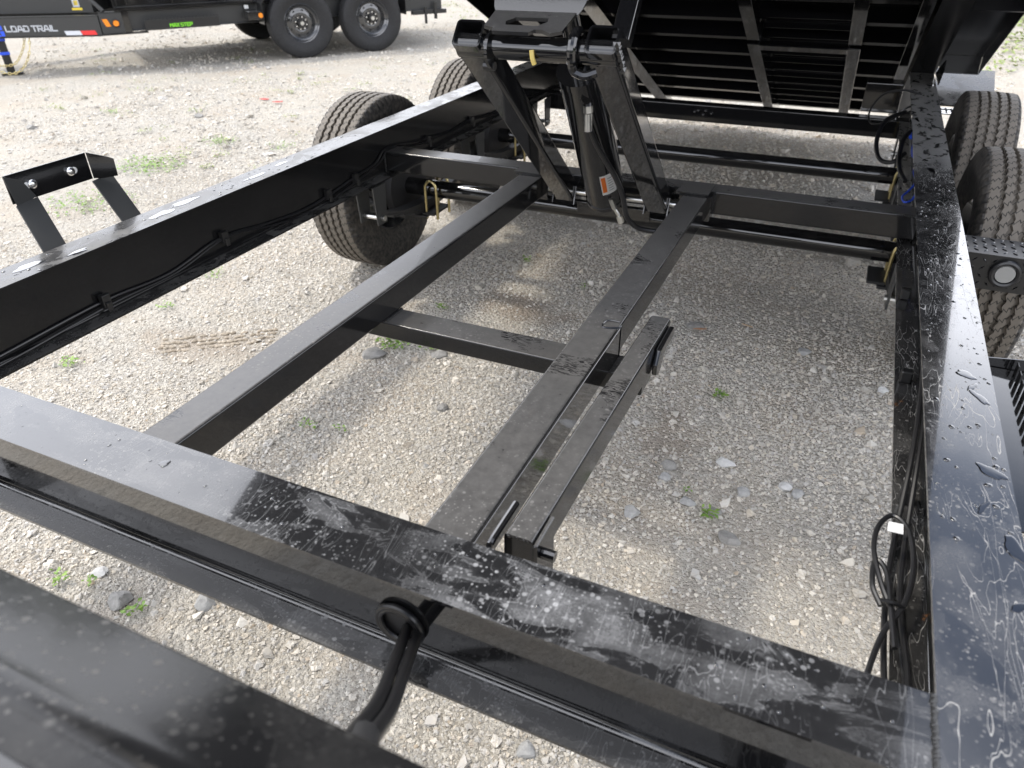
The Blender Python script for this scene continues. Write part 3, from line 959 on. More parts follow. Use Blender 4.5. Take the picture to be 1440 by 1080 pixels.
def rim_bm():
    """outer face at +x"""
    bm = NB()
    prof = [(-0.085, 0.214), (-0.088, 0.207), (-0.075, 0.200), (-0.03, 0.170), (0.02, 0.165), (0.05, 0.172), (0.06, 0.190), (0.078, 0.200), (0.084, 0.208), (0.088, 0.215), (0.090, 0.212), (0.082, 0.203),
            (0.064, 0.192), (0.052, 0.176), (0.028, 0.168), (0.018, 0.160), (0.020, 0.148), (0.030, 0.125), (0.034, 0.100), (0.030, 0.085), (0.012, 0.080), (0.012, 0.050), (0.012, 0.0005)]
    lathe_x(bm, prof, 56)
    bmesh.ops.recalc_face_normals(bm, faces=bm.faces[:])
    return bm

TY_MESH = {}
def proto_mesh(key, bm, mat, auto=30):
    me = bpy.data.meshes.new(key)
    bm.to_mesh(me); bm.free()
    me.materials.append(mat)
    me.polygons.foreach_set('use_smooth', np.ones(len(me.polygons), dtype=bool))
    me.set_sharp_from_angle(angle=rad(auto))
    TY_MESH[key] = me
proto_mesh('tyre', tyre_bm(), M['tyre'])
proto_mesh('tyre_far', tyre_bm(seg=120), M['tyre_far'])
M['rim'] = simple('gloss black wheel rim', (0.030, 0.031, 0.033), 0.16, 0, 0.8, 0.6)
proto_mesh('rim', rim_bm(), M['rim'])
hb = NB()
cyl(hb, (0.0, 0, 0), (0.085, 0, 0), 0.052, 24, 0.044)
proto_mesh('hub', hb, M['satin'])
hb = NB()
cyl(hb, (0.085, 0, 0), (0.098, 0, 0), 0.026, 20, 0.022)
proto_mesh('hub_cap', hb, M['bare'])
hb = NB()
cyl(hb, (0, 0, 0), (0.028, 0, 0), 0.011, 6, 0.009)
proto_mesh('lug_nut', hb, M['lug'])
hb = NB()
cyl(hb, (0, 0, 0), (0.004, 0, 0), 0.0155, 14)
proto_mesh('hand_hole', hb, simple('hand hole shadow steel', (0.004, 0.004, 0.004), 0.8))

def wheel(parent, c, rot, far=False, spin=0.0, lugs=False):
    """tyre is the part; rim, hub, nuts are its sub-parts"""
    def add(name, mesh, par, mw):
        o = bpy.data.objects.new(name, mesh)
        COL.objects.link(o)
        o.parent = par
        pm = PW[par.name]
        o.matrix_local = pm.inverted() @ mw
        PW[o.name] = mw
        return o
    mw = XF[-1] @ Matrix.Translation(Vector(c)) @ Matrix.Rotation(rot, 4, 'Z') @ Matrix.Rotation(spin, 4, 'X')
    mw = Matrix.LocRotScale(mw.to_translation(), mw.to_quaternion(), None)
    PW.setdefault(parent.name, Matrix.Translation(WLOC[parent.name]))
    ty = add('wheel', TY_MESH['tyre_far' if far else 'tyre'], parent, mw)
    add('rim', TY_MESH['rim'], ty, mw)
    add('hub', TY_MESH['hub'], ty, mw)
    add('hub_cap', TY_MESH['hub_cap'], ty, mw)
    if lugs:
        for i in range(8):
            a = 2 * math.pi * i / 8 + 0.2
            add('lug_nut', TY_MESH['lug_nut'], ty, mw @ Matrix.Translation((0.028, 0.068 * math.cos(a), 0.068 * math.sin(a))))
        for i in range(8):
            a = 2 * math.pi * i / 8 + 0.2
            add('hand_hole', TY_MESH['hand_hole'], ty, mw @ Matrix.Translation((0.0225, 0.134 * math.cos(a), 0.134 * math.sin(a))))
    return ty
PW = {}

# ------------------------------------------------------------------ the tilted-bed trailer
XL0, XL1 = -1.800, -1.698        # left rail
XR0, XR1 = 0.2135, 0.326         # right rail
XC = (XL0 + XR1) / 2
T = thing('dump_trailer', 'glossy black steel trailer frame in the foreground with its bed tipped up', 'trailer', (XC, 2.6, GZ))

def rail(name, xc, w, y0, y1, mat):
    bm = NB()
    pts = [(xc + a, y0, b) for a, b in ibeam_pts(w, 0.2)]
    extrude(bm, pts, (0, y1 - y0, 0))
    return obj(name, bm, mat, T)
rL = rail('side_rail', (XL0 + XL1) / 2, XL1 - XL0, 0.45, 4.56, [M['rail_l']])
rL['label'] = 'left side rail, pale dusty top with puddles'
rR = rail('side_rail', (XR0 + XR1) / 2, XR1 - XR0, 0.30, 4.56, [M['rail_r']])
rR['label'] = 'right side rail, covered in white mineral tide lines'
bm = NB()
pts = [(XL1 + 0.001, 0.552 + a, b) for a, b in ibeam_pts(0.105, 0.2)]
# butt against the webs between the rails; flush tops meet end to end
extrude(bm, pts, (XR0 - XL1 - 0.006, 0, 0))
fc = obj('front_crossmember', bm, M['rail'], T, 'front I beam with chalky water stains on its top flange')
bm = NB(); box(bm, -1.7445, XL1, 0.505, 0.60, -0.012, -0.0065, 0.0); obj('gusset', bm, M['gloss'], T)
# weld line where right rail meets the front beam
bm = NB()
weld(bm, (XR0 - 0.003, 0.50, 0.0), (XR0 - 0.003, 0.605, 0.0), 0.0042, 26, 3)
obj('weld_bead', bm, M['satin'], T)

# rear crossmember (square tube) under the rails
bm = NB(); box(bm, -1.742, 0.262, 2.530, 2.622, -0.188, -0.105, 0.007, 3)
obj('rear_crossmember', bm, M['dusty'], T)
# hoist beams
def hbeam(xa, xb, ya, yb, top, bot):
    bm = NB(); box(bm, xa, xb, ya, yb, bot, top, 0.007, 3)
    return bm
obj('hoist_beam', hbeam(-1.102, -1.011, 0.556, 2.470, -0.110, -0.190), M['dusty'], T, 'left long hoist beam with grey dust and splash spots')
obj('hoist_beam', hbeam(-0.484, -0.396, 0.556, 2.470, -0.110, -0.190), M['dusty'], T, 'middle long hoist beam with finger smears in the dust')
# thin side plate on the front half of the middle beam with a hooked seam
bm = NB(); box(bm, -0.3945, -0.3900, 0.556, 1.447, -0.186, -0.1065, 0.001, 1)
obj('side_plate', bm, M['gloss'], T)
bm = NB()
sweep(bm, [(-0.3905, 1.452, -0.185), (-0.3905, 1.452, -0.11), (-0.393, 1.452, -0.1085), (-0.425, 1.440, -0.1085), (-0.436, 1.452, -0.1085), (-0.430, 1.478, -0.1085), (-0.400, 1.480, -0.1085)], 0.0024, 6, 5)
obj('weld_bead', bm, M['gloss'], T)
# bearing plates over the rear crossmember
for xa, xb in ((-1.125, -1.0), (-0.508, -0.395)):
    bm = NB(); box(bm, xa, xb, 2.462, 2.585, -0.1045, -0.0985, 0.0015, 1)
    obj('top_plate', bm, M['dusty'], T)
    bm = NB(); weld(bm, (xa + 0.012, 2.462, -0.1075), (xb - 0.01, 2.462, -0.1075), 0.0045, None, 5)
    obj('weld_bead', bm, M['satin'], T)
    bm = NB(); box(bm, xa + 0.01, xb + 0.012, 2.471, 2.529, -0.196, -0.1075, 0.003, 1)
    obj('end_block', bm, M['gloss'], T)
bm = NB(); weld(bm, (-0.384, 2.527, -0.186), (-0.384, 2.527, -0.108), 0.0045, None, 15)
obj('weld_bead', bm, M['satin'], T)
bm = NB(); weld(bm, (-1.742, 2.527, -0.188), (-1.742, 2.527, -0.108), 0.005, None, 16)
obj('weld_bead', bm, M['satin'], T)
# cross brace below the hoist beams
bm = NB(); box(bm, -1.09, -0.312, 1.386, 1.474, -0.240, -0.1925, 0.005, 3)
obj('cross_brace', bm, M['dusty'], T)
bm = NB(); weld(bm, (-1.009, 1.39, -0.191), (-1.009, 1.47, -0.191), 0.005, None, 8)
obj('weld_bead', bm, M['satin'], T)

# safety prop arm lying on the brace
PA, PB = Vector((-0.3305, 0.728, -0.137)), Vector((-0.3255, 1.572, -0.1605))
bm = NB(); hollow(bm, PA, PB, 0.049, 0.074, 0.005, r=0.007)
prop = obj('safety_prop', bm, M['dusty'], T, 'short dusty prop arm beside the middle hoist beam')
bm = NB(); box(bm, -0.350, -0.312, 0.734, 0.737, -0.165, -0.106, 0.0, 1)
obj('end_cap', bm, M['dusty'], prop)
bm = NB(); box(bm, -0.350, -0.306, 1.566, 1.569, -0.198, -0.132, 0.0, 1)
obj('end_cap', bm, M['dusty'], prop)
bm = NB()   # hook at the far end
hk = [(-0.3005, 1.568, -0.140), (-0.3005, 1.580, -0.165), (-0.3005, 1.545, -0.170), (-0.3005, 1.500, -0.165), (-0.3005, 1.478, -0.178), (-0.3005, 1.462, -0.200), (-0.3005, 1.440, -0.208), (-0.3005, 1.420, -0.196), (-0.3005, 1.418, -0.170), (-0.3005, 1.440, -0.140)]
extrude(bm, hk, (0.012, 0, 0), 0.003)
obj('hook', bm, M['gloss'], prop)
bm = NB(); cyl(bm, (-0.297, 0.745, -0.135), (-0.275, 0.745, -0.135), 0.0095, 12, 0.0095)
obj('pin', bm, M['gloss'], prop)
bm = NB(); box(bm, -0.3055, -0.298, 0.725, 0.80, -0.27, -0.105, 0.002, 1)
obj('pivot_plate', bm, M['dusty'], T)
bm = NB(); sweep(bm, [(-0.366, 0.700, -0.19), (-0.366, 0.70, -0.115), (-0.366, 0.705, -0.105), (-0.366, 0.73, -0.103), (-0.366, 0.80, -0.103)], 0.006, 8, 5)
obj('pivot_plate', bm, M['gloss'], T)
bm = NB(); cyl(bm, (-0.318, 1.53, -0.1275), (-0.318, 1.53, -0.1262), 0.0025, 10)
obj('pin_mark', bm, M['gold'], prop)

# hinge tube at the rear
bm = NB(); box(bm, -1.742, 0.262, 4.30, 4.385, -0.285, -0.190, 0.008, 3)
obj('hinge_tube', bm, M['gloss'], T)
bm = NB()
for i in range(5):
    a = i * 1.2
    bmesh.ops.create_icosphere(bm, subdivisions=2, radius=0.009, matrix=Matrix.Translation((-0.83 + i * 0.022 + 0.006 * math.sin(a * 3), 4.298, -0.232 + 0.012 * math.sin(a * 2))))
obj('weld_bead', bm, M['gloss'], T)

# axles, springs, bolts
for k, ya in enumerate((2.80, 3.79)):
    bm = NB(); cyl(bm, (-1.83, ya, -0.333), (0.36, ya, -0.333), 0.038, 28)
    ax = obj('axle', bm, M['gloss'], T)
    for xs_, sg in ((-1.735, 1), (0.262, -1)):
        bm = NB()
        for j in range(4):
            L = 0.39 - j * 0.085
            z = -0.386 - j * 0.011
            pts = [Vector((xs_ - 0.028, ya + t * L, z + 0.055 * (t * t) * (L / 0.39) ** 2)) for t in np.linspace(-1, 1, 9)]
            low = [p - Vector((0, 0, 0.010)) for p in pts[::-1]]
            extrude(bm, pts + low, (0.056, 0, 0), 0.0)
        sp = obj('leaf_spring', bm, M['cast'], T)
        for dy in (-0.055, 0.055):
            bm = NB()
            yy = ya + dy; xx = xs_ + (0.098 if sg > 0 else -0.030)
            for ox in (0.0,):
                P_ = [(xx, yy, -0.455), (xx, yy, -0.34)]
                for a in np.linspace(0, 180, 7)[1:]:
                    P_.append((xx - sg * 0.028 * (1 - math.cos(rad(a))), yy, -0.325 + 0.042 * math.sin(rad(a))))
                P_ += [(xx - sg * 0.056, yy, -0.455)]
                sweep(bm, P_, 0.0065, 8, 3)
            obj('bolt', bm, M['gold'], sp)
        bm = NB()
        box(bm, xs_ - 0.055, xs_ + 0.055 + 0.0, ya - 0.085, ya + 0.085, -0.447, -0.436, 0.002, 1)
        box(bm, xs_ + sg * 0.03, xs_ + sg * 0.092, ya - 0.075, ya + 0.075, -0.4355, -0.425, 0.002, 1)
        obj('spring_plate', bm, M['cast'], sp)
    # brake drums
    for xs_, xe in ((-1.845, -1.81), (0.35, 0.385)):
        bm = NB(); cyl(bm, (xs_, ya, -0.333), (xe, ya, -0.333), 0.155, 36)
        obj('brake_drum', bm, M['cast'], T)
for y0 in (2.385, 3.30, 4.20):
    for xs_ in (-1.735, 0.262):
        for dx in (-0.042, 0.042):
            bm = NB()
            extrude(bm, [(xs_ + dx, y0 - 0.045, -0.2005), (xs_ + dx, y0 + 0.045, -0.2005), (xs_ + dx, y0 + 0.032, -0.36), (xs_ + dx, y0 - 0.032, -0.36)], (0.007, 0, 0), 0.001)
            obj('spring_hanger', bm, M['tarp'], T)
        bm = NB(); cyl(bm, (xs_ - 0.05, y0, -0.335), (xs_ + 0.062, y0, -0.335), 0.012, 10)
        obj('bolt', bm, M['bare'], T)
    # equaliser links
XW = 0.4025 + 0.1125
for ya in (2.80, 3.79):
    wheel(T, (XW, ya, -0.334), 0, spin=0.2 + ya)
    wheel(T, (-1.876 - 0.1125, ya, -0.334), math.pi, spin=0.5 + ya)

# ------------------------------------------------------------------ scissor hoist
u = Vector((0, -0.74, 0.621)).normalized()
nb = Vector((0, u.z, -u.y))           # back and up
hw_ = 0.072
for x0 in (-0.960, -0.610):
    b0 = Vector((x0 + 0.039, 2.47, -0.187)) + nb * hw_ / 2
    b1 = Vector((x0 + 0.039, 1.73, 0.434)) + nb * hw_ / 2
    bm = NB(); hollow(bm, b0, b1, 0.078, hw_, 0.006, up=nb, r=0.011)
    arm = obj('scissor_arm', bm, M['gloss'], T)
    arm['label'] = 'left square tube arm of the scissor hoist' if x0 < -0.8 else 'right square tube arm of the scissor hoist'
    bm = NB(); box(bm, x0 + 0.009, x0 + 0.069, 1.80, 1.803, 0.40, 0.46, 0.0)
    # clamp ears at foot
    for dx in (-0.006, 0.079):
        bm2 = NB(); extrude(bm2, [(x0 + dx, 2.455, -0.195), (x0 + dx, 2.53, -0.195), (x0 + dx, 2.53, -0.115), (x0 + dx, 2.475, -0.13)], (0.005, 0, 0), 0.001)
        obj('pivot_ear', bm2, M['gloss'], T)
    bm.free()
bm = NB(); cyl(bm, (-1.03, 2.486, -0.155), (-0.43, 2.486, -0.155), 0.011, 16)
obj('pivot_shaft', bm, M['bare'], T)
bm = NB(); box(bm, -0.88, -0.60, 2.500, 2.529, -0.24, -0.195, 0.003)
obj('hoist_base', bm, M['gloss'], T)
# upper pivot tube, collars
bm = NB(); cyl(bm, (-0.955, 1.775, 0.430), (-0.535, 1.775, 0.430), 0.029, 32)
obj('pivot_tube', bm, M['gloss'], T)
bm = NB(); cyl(bm, (-0.868, 1.775, 0.424), (-0.860, 1.775, 0.424), 0.045, 28)
obj('collar', bm, M['gloss'], T)
bm = NB(); cyl(bm, (-0.888, 1.772, 0.385), (-0.858, 1.772, 0.385), 0.011, 8)
obj('collar_bolt', bm, M['satin'], T)
bm = NB()
ringp = [(-0.640, 1.775 + 0.040 * math.cos(t), 0.430 + 0.044 * math.sin(t)) for t in np.linspace(0, 2 * math.pi, 20, endpoint=False)]
sweep(bm, ringp, 0.012, 10, 1, True, False)
sweep(bm, [(-0.640, 1.755, 0.388), (-0.612, 1.755, 0.380), (-0.585, 1.765, 0.388)], 0.011, 8, 5)
obj('lifting_eye', bm, M['gloss'], T)
bm = NB(); weld(bm, (-0.5305, 1.735, 0.46), (-0.5305, 1.80, 0.39), 0.011, 8, 21)
obj('weld_bead', bm, M['gloss'], T)
bm = NB()
sweep(bm, [(-0.745, 1.744, 0.432), (-0.742, 1.742, 0.415), (-0.738, 1.745, 0.400)], 0.006, 6, 3)
obj('wax_drip', bm, M['wax'], T)
# hydraulic cylinder
c0 = Vector((-0.748, 2.43, -0.135)); c1 = Vector((-0.748, 2.115, 0.325))
bm = NB(); cyl(bm, c0, c1, 0.068, 48)
cylo = obj('hydraulic_cylinder', bm, M['gloss'], T)
dcy = (c1 - c0).normalized()
bm = NB(); cyl(bm, c1 - dcy * 0.012, c1 + dcy * 0.012, 0.0715, 48)
obj('gland_ring', bm, M['gloss'], cylo)
bm = NB(); cyl(bm, c0 - dcy * 0.006, c0 + dcy * 0.01, 0.0705, 48)
obj('base_cap', bm, M['gloss'], cylo)
bm = NB(); cyl(bm, c1 + dcy * 0.012, c1 + dcy * 0.40, 0.028, 32)
obj('piston_rod', bm, M['gloss'], cylo)
# warning decal wrapped on the cylinder front right
def decal(parent):
    s = Vector((1, 0, 0)); f = dcy.cross(s).normalized()
    if f.y > 0:
        f = -f
    def patch(name, a0, a1, l0, l1, rr, mat, par):
        bm = NB()
        N_ = 6
        g = []
        for j in range(N_ + 1):
            a = rad(a0 + (a1 - a0) * j / N_)
            d_ = (s * math.sin(a) + f * math.cos(a)) * rr
            g.append((bm.verts.new(c0 + dcy * l0 + d_), bm.verts.new(c0 + dcy * l1 + d_)))
        for j in range(N_):
            bm.faces.new((g[j][0], g[j + 1][0], g[j + 1][1], g[j][1]))
        r_ = bmesh.ops.solidify(bm, geom=bm.faces[:], thickness=-0.0003)
        return obj(name, bm, mat, par)
    patch('warning_label', 18, 62, 0.085, 0.180, 0.0684, M['white_label'], parent)
    patch('orange_stripe', 21, 33, 0.098, 0.172, 0.0690, M['orange_print'], parent)
    rr = random.Random(3)
    for j in range(6):
        patch('print_line', 39, 56 - rr.random() * 5, 0.100 + j * 0.012, 0.1025 + j * 0.012, 0.0689, M['tarp'], parent)
decal(cylo)
# hose with crimped fittings
bm = NB(); sweep(bm, [(-0.726, 2.12, 0.262), (-0.716, 2.10, 0.235), (-0.714, 2.10, 0.19), (-0.700, 2.13, 0.13), (-0.676, 2.17, 0.065), (-0.655, 2.22, 0.0), (-0.640, 2.27, -0.075), (-0.640, 2.33, -0.160), (-0.615, 2.36, -0.205), (-0.57, 2.38, -0.222), (-0.49, 2.40, -0.222), (-0.42, 2.42, -0.21)], 0.0092, 10, 6)
hs = obj('hydraulic_hose', bm, M['rubber_hose'], T)
bm = NB(); cyl(bm, (-0.7155, 2.10, 0.215), (-0.7135, 2.10, 0.165), 0.0125, 12); cyl(bm, (-0.717, 2.10, 0.236), (-0.7155, 2.10, 0.217), 0.0145, 6)
obj('hose_fitting', bm, M['bare'], hs)
bm = NB(); cyl(bm, (-0.700, 2.335, -0.112), (-0.688, 2.35, -0.150), 0.009, 6); cyl(bm, (-0.688, 2.35, -0.150), (-0.672, 2.355, -0.176), 0.0065, 12); cyl(bm, (-0.672, 2.355, -0.176), (-0.664, 2.36, -0.200), 0.011, 6)
obj('hose_fitting', bm, M['bare'], hs)
bm = NB(); cyl(bm, (-0.74, 2.11, 0.268), (-0.716, 2.085, 0.262), 0.019, 14)
obj('port_boss', bm, M['gloss'], cylo)
# upper scissor: bent yoke plate and lifting arms
bm = NB()
yk = [(-0.875, 1.818), (-0.660, 1.818), (-0.664, 1.735), (-0.690, 1.722), (-0.715, 1.735), (-0.735, 1.735), (-0.745, 1.722), (-0.840, 1.722), (-0.845, 1.738), (-0.872, 1.745)]
def ykz(y):
    return 0.500 - (1.818 - y) * 0.36
hole = [(-0.818, 1.752), (-0.735, 1.752), (-0.716, 1.772), (-0.720, 1.788), (-0.806, 1.788), (-0.824, 1.768)]
def plate_with_hole(bm, outer, inner, th):
    """flat ring between an outline and a hole, given thickness"""
    def loop(pts, dz):
        return [bm.verts.new((x, y, ykz(y) + dz)) for x, y in pts]
    o0, i0 = loop(outer, 0), loop(inner, 0)
    es = [bm.edges.new((l[k], l[(k + 1) % len(l)])) for l in (o0, i0) for k in range(len(l))]
    bmesh.ops.triangle_fill(bm, use_beauty=True, use_dissolve=False, edges=es)
    r_ = bmesh.ops.extrude_face_region(bm, geom=bm.faces[:])
    bmesh.ops.translate(bm, verts=[v for v in r_['geom'] if isinstance(v, bmesh.types.BMVert)], vec=(0, 0, th))
    bmesh.ops.recalc_face_normals(bm, faces=bm.faces[:])
plate_with_hole(bm, yk, hole, 0.008)
obj('yoke_plate', bm, M['dusty'], T)
bm = NB()
extrude(bm, [(-0.875, 1.820, 0.500), (-0.660, 1.820, 0.500), (-0.648, 1.826, 0.515), (-0.625, 1.87, 0.58), (-0.60, 2.05, 0.90), (-0.95, 2.05, 0.90), (-0.90, 1.87, 0.58), (-0.882, 1.826, 0.515)], (0, 0.008, 0.0))
obj('yoke_plate', bm, M['gloss'], T)
for xx in (-0.540,):
    bm = NB(); beam(bm, (xx, 1.800, 0.450), (xx, 2.28, 1.08), 0.045, 0.04, up=(0, 1, 0), bev=0.006)
    obj('upper_arm', bm, M['gloss'], T)

# ------------------------------------------------------------------ tipped bed
th_ = math.atan(0.444)
BE = Vector((0, -math.cos(th_), math.sin(th_)))    # up the slope, forward
BN = Vector((0, math.sin(th_), math.cos(th_)))     # out of the underside, into the bed
BO = Vector((0, 4.55, 0))
BM_ = Matrix(((1, 0, 0, 0), (0, BE.y, BN.y, BO.y), (0, BE.z, BN.z, BO.z), (0, 0, 0, 1)))
XF.append(BM_)
def bbox(bm, x0, x1, s0, s1, n0, n1, bev=0.003):
    box(bm, x0, x1, s0, s1, n0, n1, bev, 1)
S0, S1 = -1.55, 3.42
BX0, BX1 = -1.99, 0.52
bm = NB(); bbox(bm, BX0 + 0.02, XR1, S0, S1, 0.205, 0.212, 0); bbox(bm, XR1 + 0.0005, BX1 - 0.004, 0.02, S1, 0.205, 0.212, 0)
bed = obj('dump_bed', bm, M['shade'], T, 'underside of the raised black dump bed')
for xc in (0.2735, -1.754):
    bm = NB()
    pts = [(xc + a, S0, 0.125 + b) for a, b in ibeam_pts(0.114, 0.125)]
    extrude(bm, pts, (0, S1 - S0, 0))
    obj('bed_rail', bm, M['shade'], bed)
for i in range(19):
    s = S0 + 0.04 + i * 0.30
    bm = NB()
    xe_ = BX1 - 0.03 if s > 0.02 else XR1
    bbox(bm, BX0 + 0.03, xe_, s, s + 0.045, 0.126, 0.131, 0)
    bbox(bm, BX0 + 0.03, xe_, s + 0.040, s + 0.045, 0.1312, 0.204, 0)
    obj('bed_crossmember', bm, M['shade'], bed)
for xa, xb in ((-0.592, -0.53), (-0.105, -0.045), (-1.36, -1.27), (0.150, 0.200)):
    bm = NB()
    if xa in (-0.592, -0.105):
        bbox(bm, xa, xb, S0, 0.33, 0.0, 0.006, 0.001)
        bbox(bm, xa + (0.045 if xa < -0.3 else 0.0), xb - (0.0 if xa < -0.3 else 0.05), S0, 0.33, 0.0065, 0.12, 0.0)
        bbox(bm, xa, xb, 0.36, S1, 0.012, 0.018, 0.001)
        bbox(bm, xa + 0.02, xb - 0.02, 0.36, S1, 0.0185, 0.12, 0.0)
    else:
        bbox(bm, xa, xb, S0 + (0.0 if xa < 0 else 0.95), S1, 0.0, 0.006, 0.001)
        bbox(bm, xa + 0.002, xa + 0.008, S0 + (0.0 if xa < 0 else 0.95), S1, 0.0065, 0.12, 0.0)
    obj('bed_stringer', bm, M['dusty'] if False else M['gloss'], bed)
bm = NB(); bbox(bm, -0.5315, -0.1055, 0.255, 0.328, -0.003, 0.003, 0.001)
obj('stringer_tie', bm, M['gloss'], bed)
# ribs of the middle bay
for i in range(13):
    s = S0 + 0.20 + i * 0.15
    if s > 2.4:
        break
    bm = NB(); bbox(bm, -0.525, -0.11, s, s + 0.006, 0.095, 0.125, 0)
    obj('bed_rib', bm, M['shade'], bed)
# outer skins
bm = NB(); bbox(bm, XR1 + 0.014, BX1, 0.02, S1, 0.085, 0.090, 0)
bbox(bm, BX1 + 0.0005, BX1 + 0.004, 0.02, S1, 0.0, 0.55, 0)
obj('bed_side', bm, M['shade'], bed)
bm = NB(); bbox(bm, XR1 + 0.014, BX1 - 0.001, 0.90, 0.915, 0.0, 0.084, 0); obj('outrigger', bm, M['shade'], bed)
bm = NB(); bbox(bm, XR1 + 0.014, BX1 - 0.001, 0.02, 0.035, 0.0, 0.084, 0); obj('outrigger', bm, M['gloss'], bed)
bm = NB(); bbox(bm, BX0, BX0 + 0.004, -0.4, S1, 0.0, 0.55, 0)
bbox(bm, BX0 + 0.0045, XL0 - 0.02, 0.0, S1, 0.085, 0.090, 0)
obj('bed_side', bm, M['shade'], bed)
bm = NB(); bbox(bm, BX0 + 0.006, BX1 - 0.002, S1 + 0.001, S1 + 0.006, 0.0, 0.55, 0)
obj('bed_front_wall', bm, M['shade'], bed)
XF.pop()
# rear corner sheet behind the right wheels and hinge gusset
bm = NB()
extrude(bm, [(0.342, 4.73, 0.002), (0.618, 4.73, 0.002), (0.600, 4.24, -0.09), (0.345, 4.24, -0.09)], (0, 0.002, -0.006))
obj('rear_corner_plate', bm, M['rail_l'], T)
bm = NB(); extrude(bm, [(0.330, 4.53, 0.004), (0.330, 4.20, 0.004), (0.330, 4.12, 0.085), (0.330, 4.16, 0.12)][::-1], (0.006, 0, 0))
obj('hinge_gusset', bm, M['gloss'], T, kind=None)
bm = NB(); bmesh.ops.create_icosphere(bm, subdivisions=1, radius=0.001, matrix=Matrix.Translation((0.5, 4.5, 0))); bm.free()
# actuator box near the right rail rear
bm = NB(); box(bm, 0.02, 0.20, 4.42, 4.56, -0.185, -0.04, 0.006, 2)
obj('junction_box', bm, M['gloss'], T)

# ------------------------------------------------------------------ checker plate fender brackets with lamps (right side)
def lozenges(bm, org, U, V, N_, nu, nv, du, dv):
    U = Vector(U); V = Vector(V); N_ = Vector(N_); org = Vector(org)
    for i in range(nu):
        for j in range(nv):
            p = org + U * ((i + 0.5) * du) + V * ((j + 0.5) * dv)
            a = (U + V).normalized() if (i + j) % 2 else (U - V).normalized()
            b = a.cross(N_).normalized()
            L, W, H = 0.009, 0.0028, 0.0022
            q = [p + a * L, p + b * W, p - a * L, p - b * W]
            vs = [bm.verts.new(t) for t in q]
            t0 = bm.verts.new(p + a * L * 0.55 + N_ * H); t1 = bm.verts.new(p - a * L * 0.55 + N_ * H)
            for f in ((vs[0], vs[1], t0), (vs[1], vs[2], t1, ), (vs[1], t1, t0), (vs[2], vs[3], t1), (vs[3], vs[0], t0), (vs[3], t0, t1)):
                bm.faces.new(f)
bm = NB()
box(bm, XR1 + 0.002, 0.60, 2.26, 2.264, -0.205, -0.102, 0.0, 1)
box(bm, XR1 + 0.002, 0.60, 2.2645, 2.40, -0.1065, -0.102, 0.0, 1)
bmesh.ops.recalc_face_normals(bm, faces=bm.faces[:])
fb = obj('fender_bracket', bm, M['satin'], T, 'checker plate bracket with round lamp ahead of the right front tyre')
bm = NB()
lozenges(bm, (XR1 + 0.01, 2.2598, -0.20), (1, 0, 0), (0, 0, 1), (0, -1, 0), 11, 4, 0.024, 0.023)
lozenges(bm, (XR1 + 0.01, 2.275, -0.1018), (1, 0, 0), (0, 1, 0), (0, 0, 1), 11, 5, 0.024, 0.024)
bmesh.ops.recalc_face_normals(bm, faces=bm.faces[:])
obj('tread_pattern', bm, M['gloss'], fb, kind='stuff')
LC = Vector((0.4785, 2.256, -0.150))
bm = NB()
sweep(bm, [LC + Vector((0.033 * math.cos(t), -0.004, 0.033 * math.sin(t))) for t in np.linspace(0, 2 * math.pi, 28, endpoint=False)], 0.0075, 8, 1, True, False)
lm = obj('marker_lamp', bm, M['rubber_hose'], fb, 'round clear marker lamp in a black rubber ring')
bm = NB(); cyl(bm, LC + Vector((0, 0.002, 0)), LC + Vector((0, -0.008, 0)), 0.028, 28, 0.024)
obj('marker_lens', bm, M['clear_lens'], fb)
bm = NB(); box(bm, XR1 + 0.002, 0.56, 4.10, 4.24, -0.1065, -0.102, 0.0, 1); 
rb = obj('fender_bracket', bm, M['gloss'], T, 'rear checker plate bracket behind the right rear tyre')
bm = NB(); lozenges(bm, (XR1 + 0.01, 4.11, -0.1018), (1, 0, 0), (0, 1, 0), (0, 0, 1), 9, 5, 0.024, 0.024)
bmesh.ops.recalc_face_normals(bm, faces=bm.faces[:]); obj('tread_pattern', bm, M['gloss'], rb, kind='stuff')

# side step with saw teeth, right side
bm = NB()
extrude(bm, [(XR1 + 0.002, 1.80, -0.215), (0.62, 1.80, -0.215), (0.62, 1.20, -0.215), (XR1 + 0.002, 1.20, -0.215)], (0, 0, 0.004))
stp = obj('side_step', bm, M['gloss'], T, 'black side step with raised saw teeth outside the right rail')
bm = NB(); extrude(bm, [(XR1 + 0.002, 1.804, -0.235), (0.62, 1.804, -0.235), (0.62, 1.804, -0.165), (XR1 + 0.002, 1.804, -0.20)], (0, 0.004, 0))
obj('step_wall', bm, M['gloss'], stp)
for i in range(14):
    bm = NB()
    y = 1.765 - i * 0.040
    box(bm, 0.4700, 0.4735, y, y + 0.022, -0.2105, -0.180, 0.001, 1)
    obj('step_tooth', bm, M['bare'] if False else M['satin'], stp)

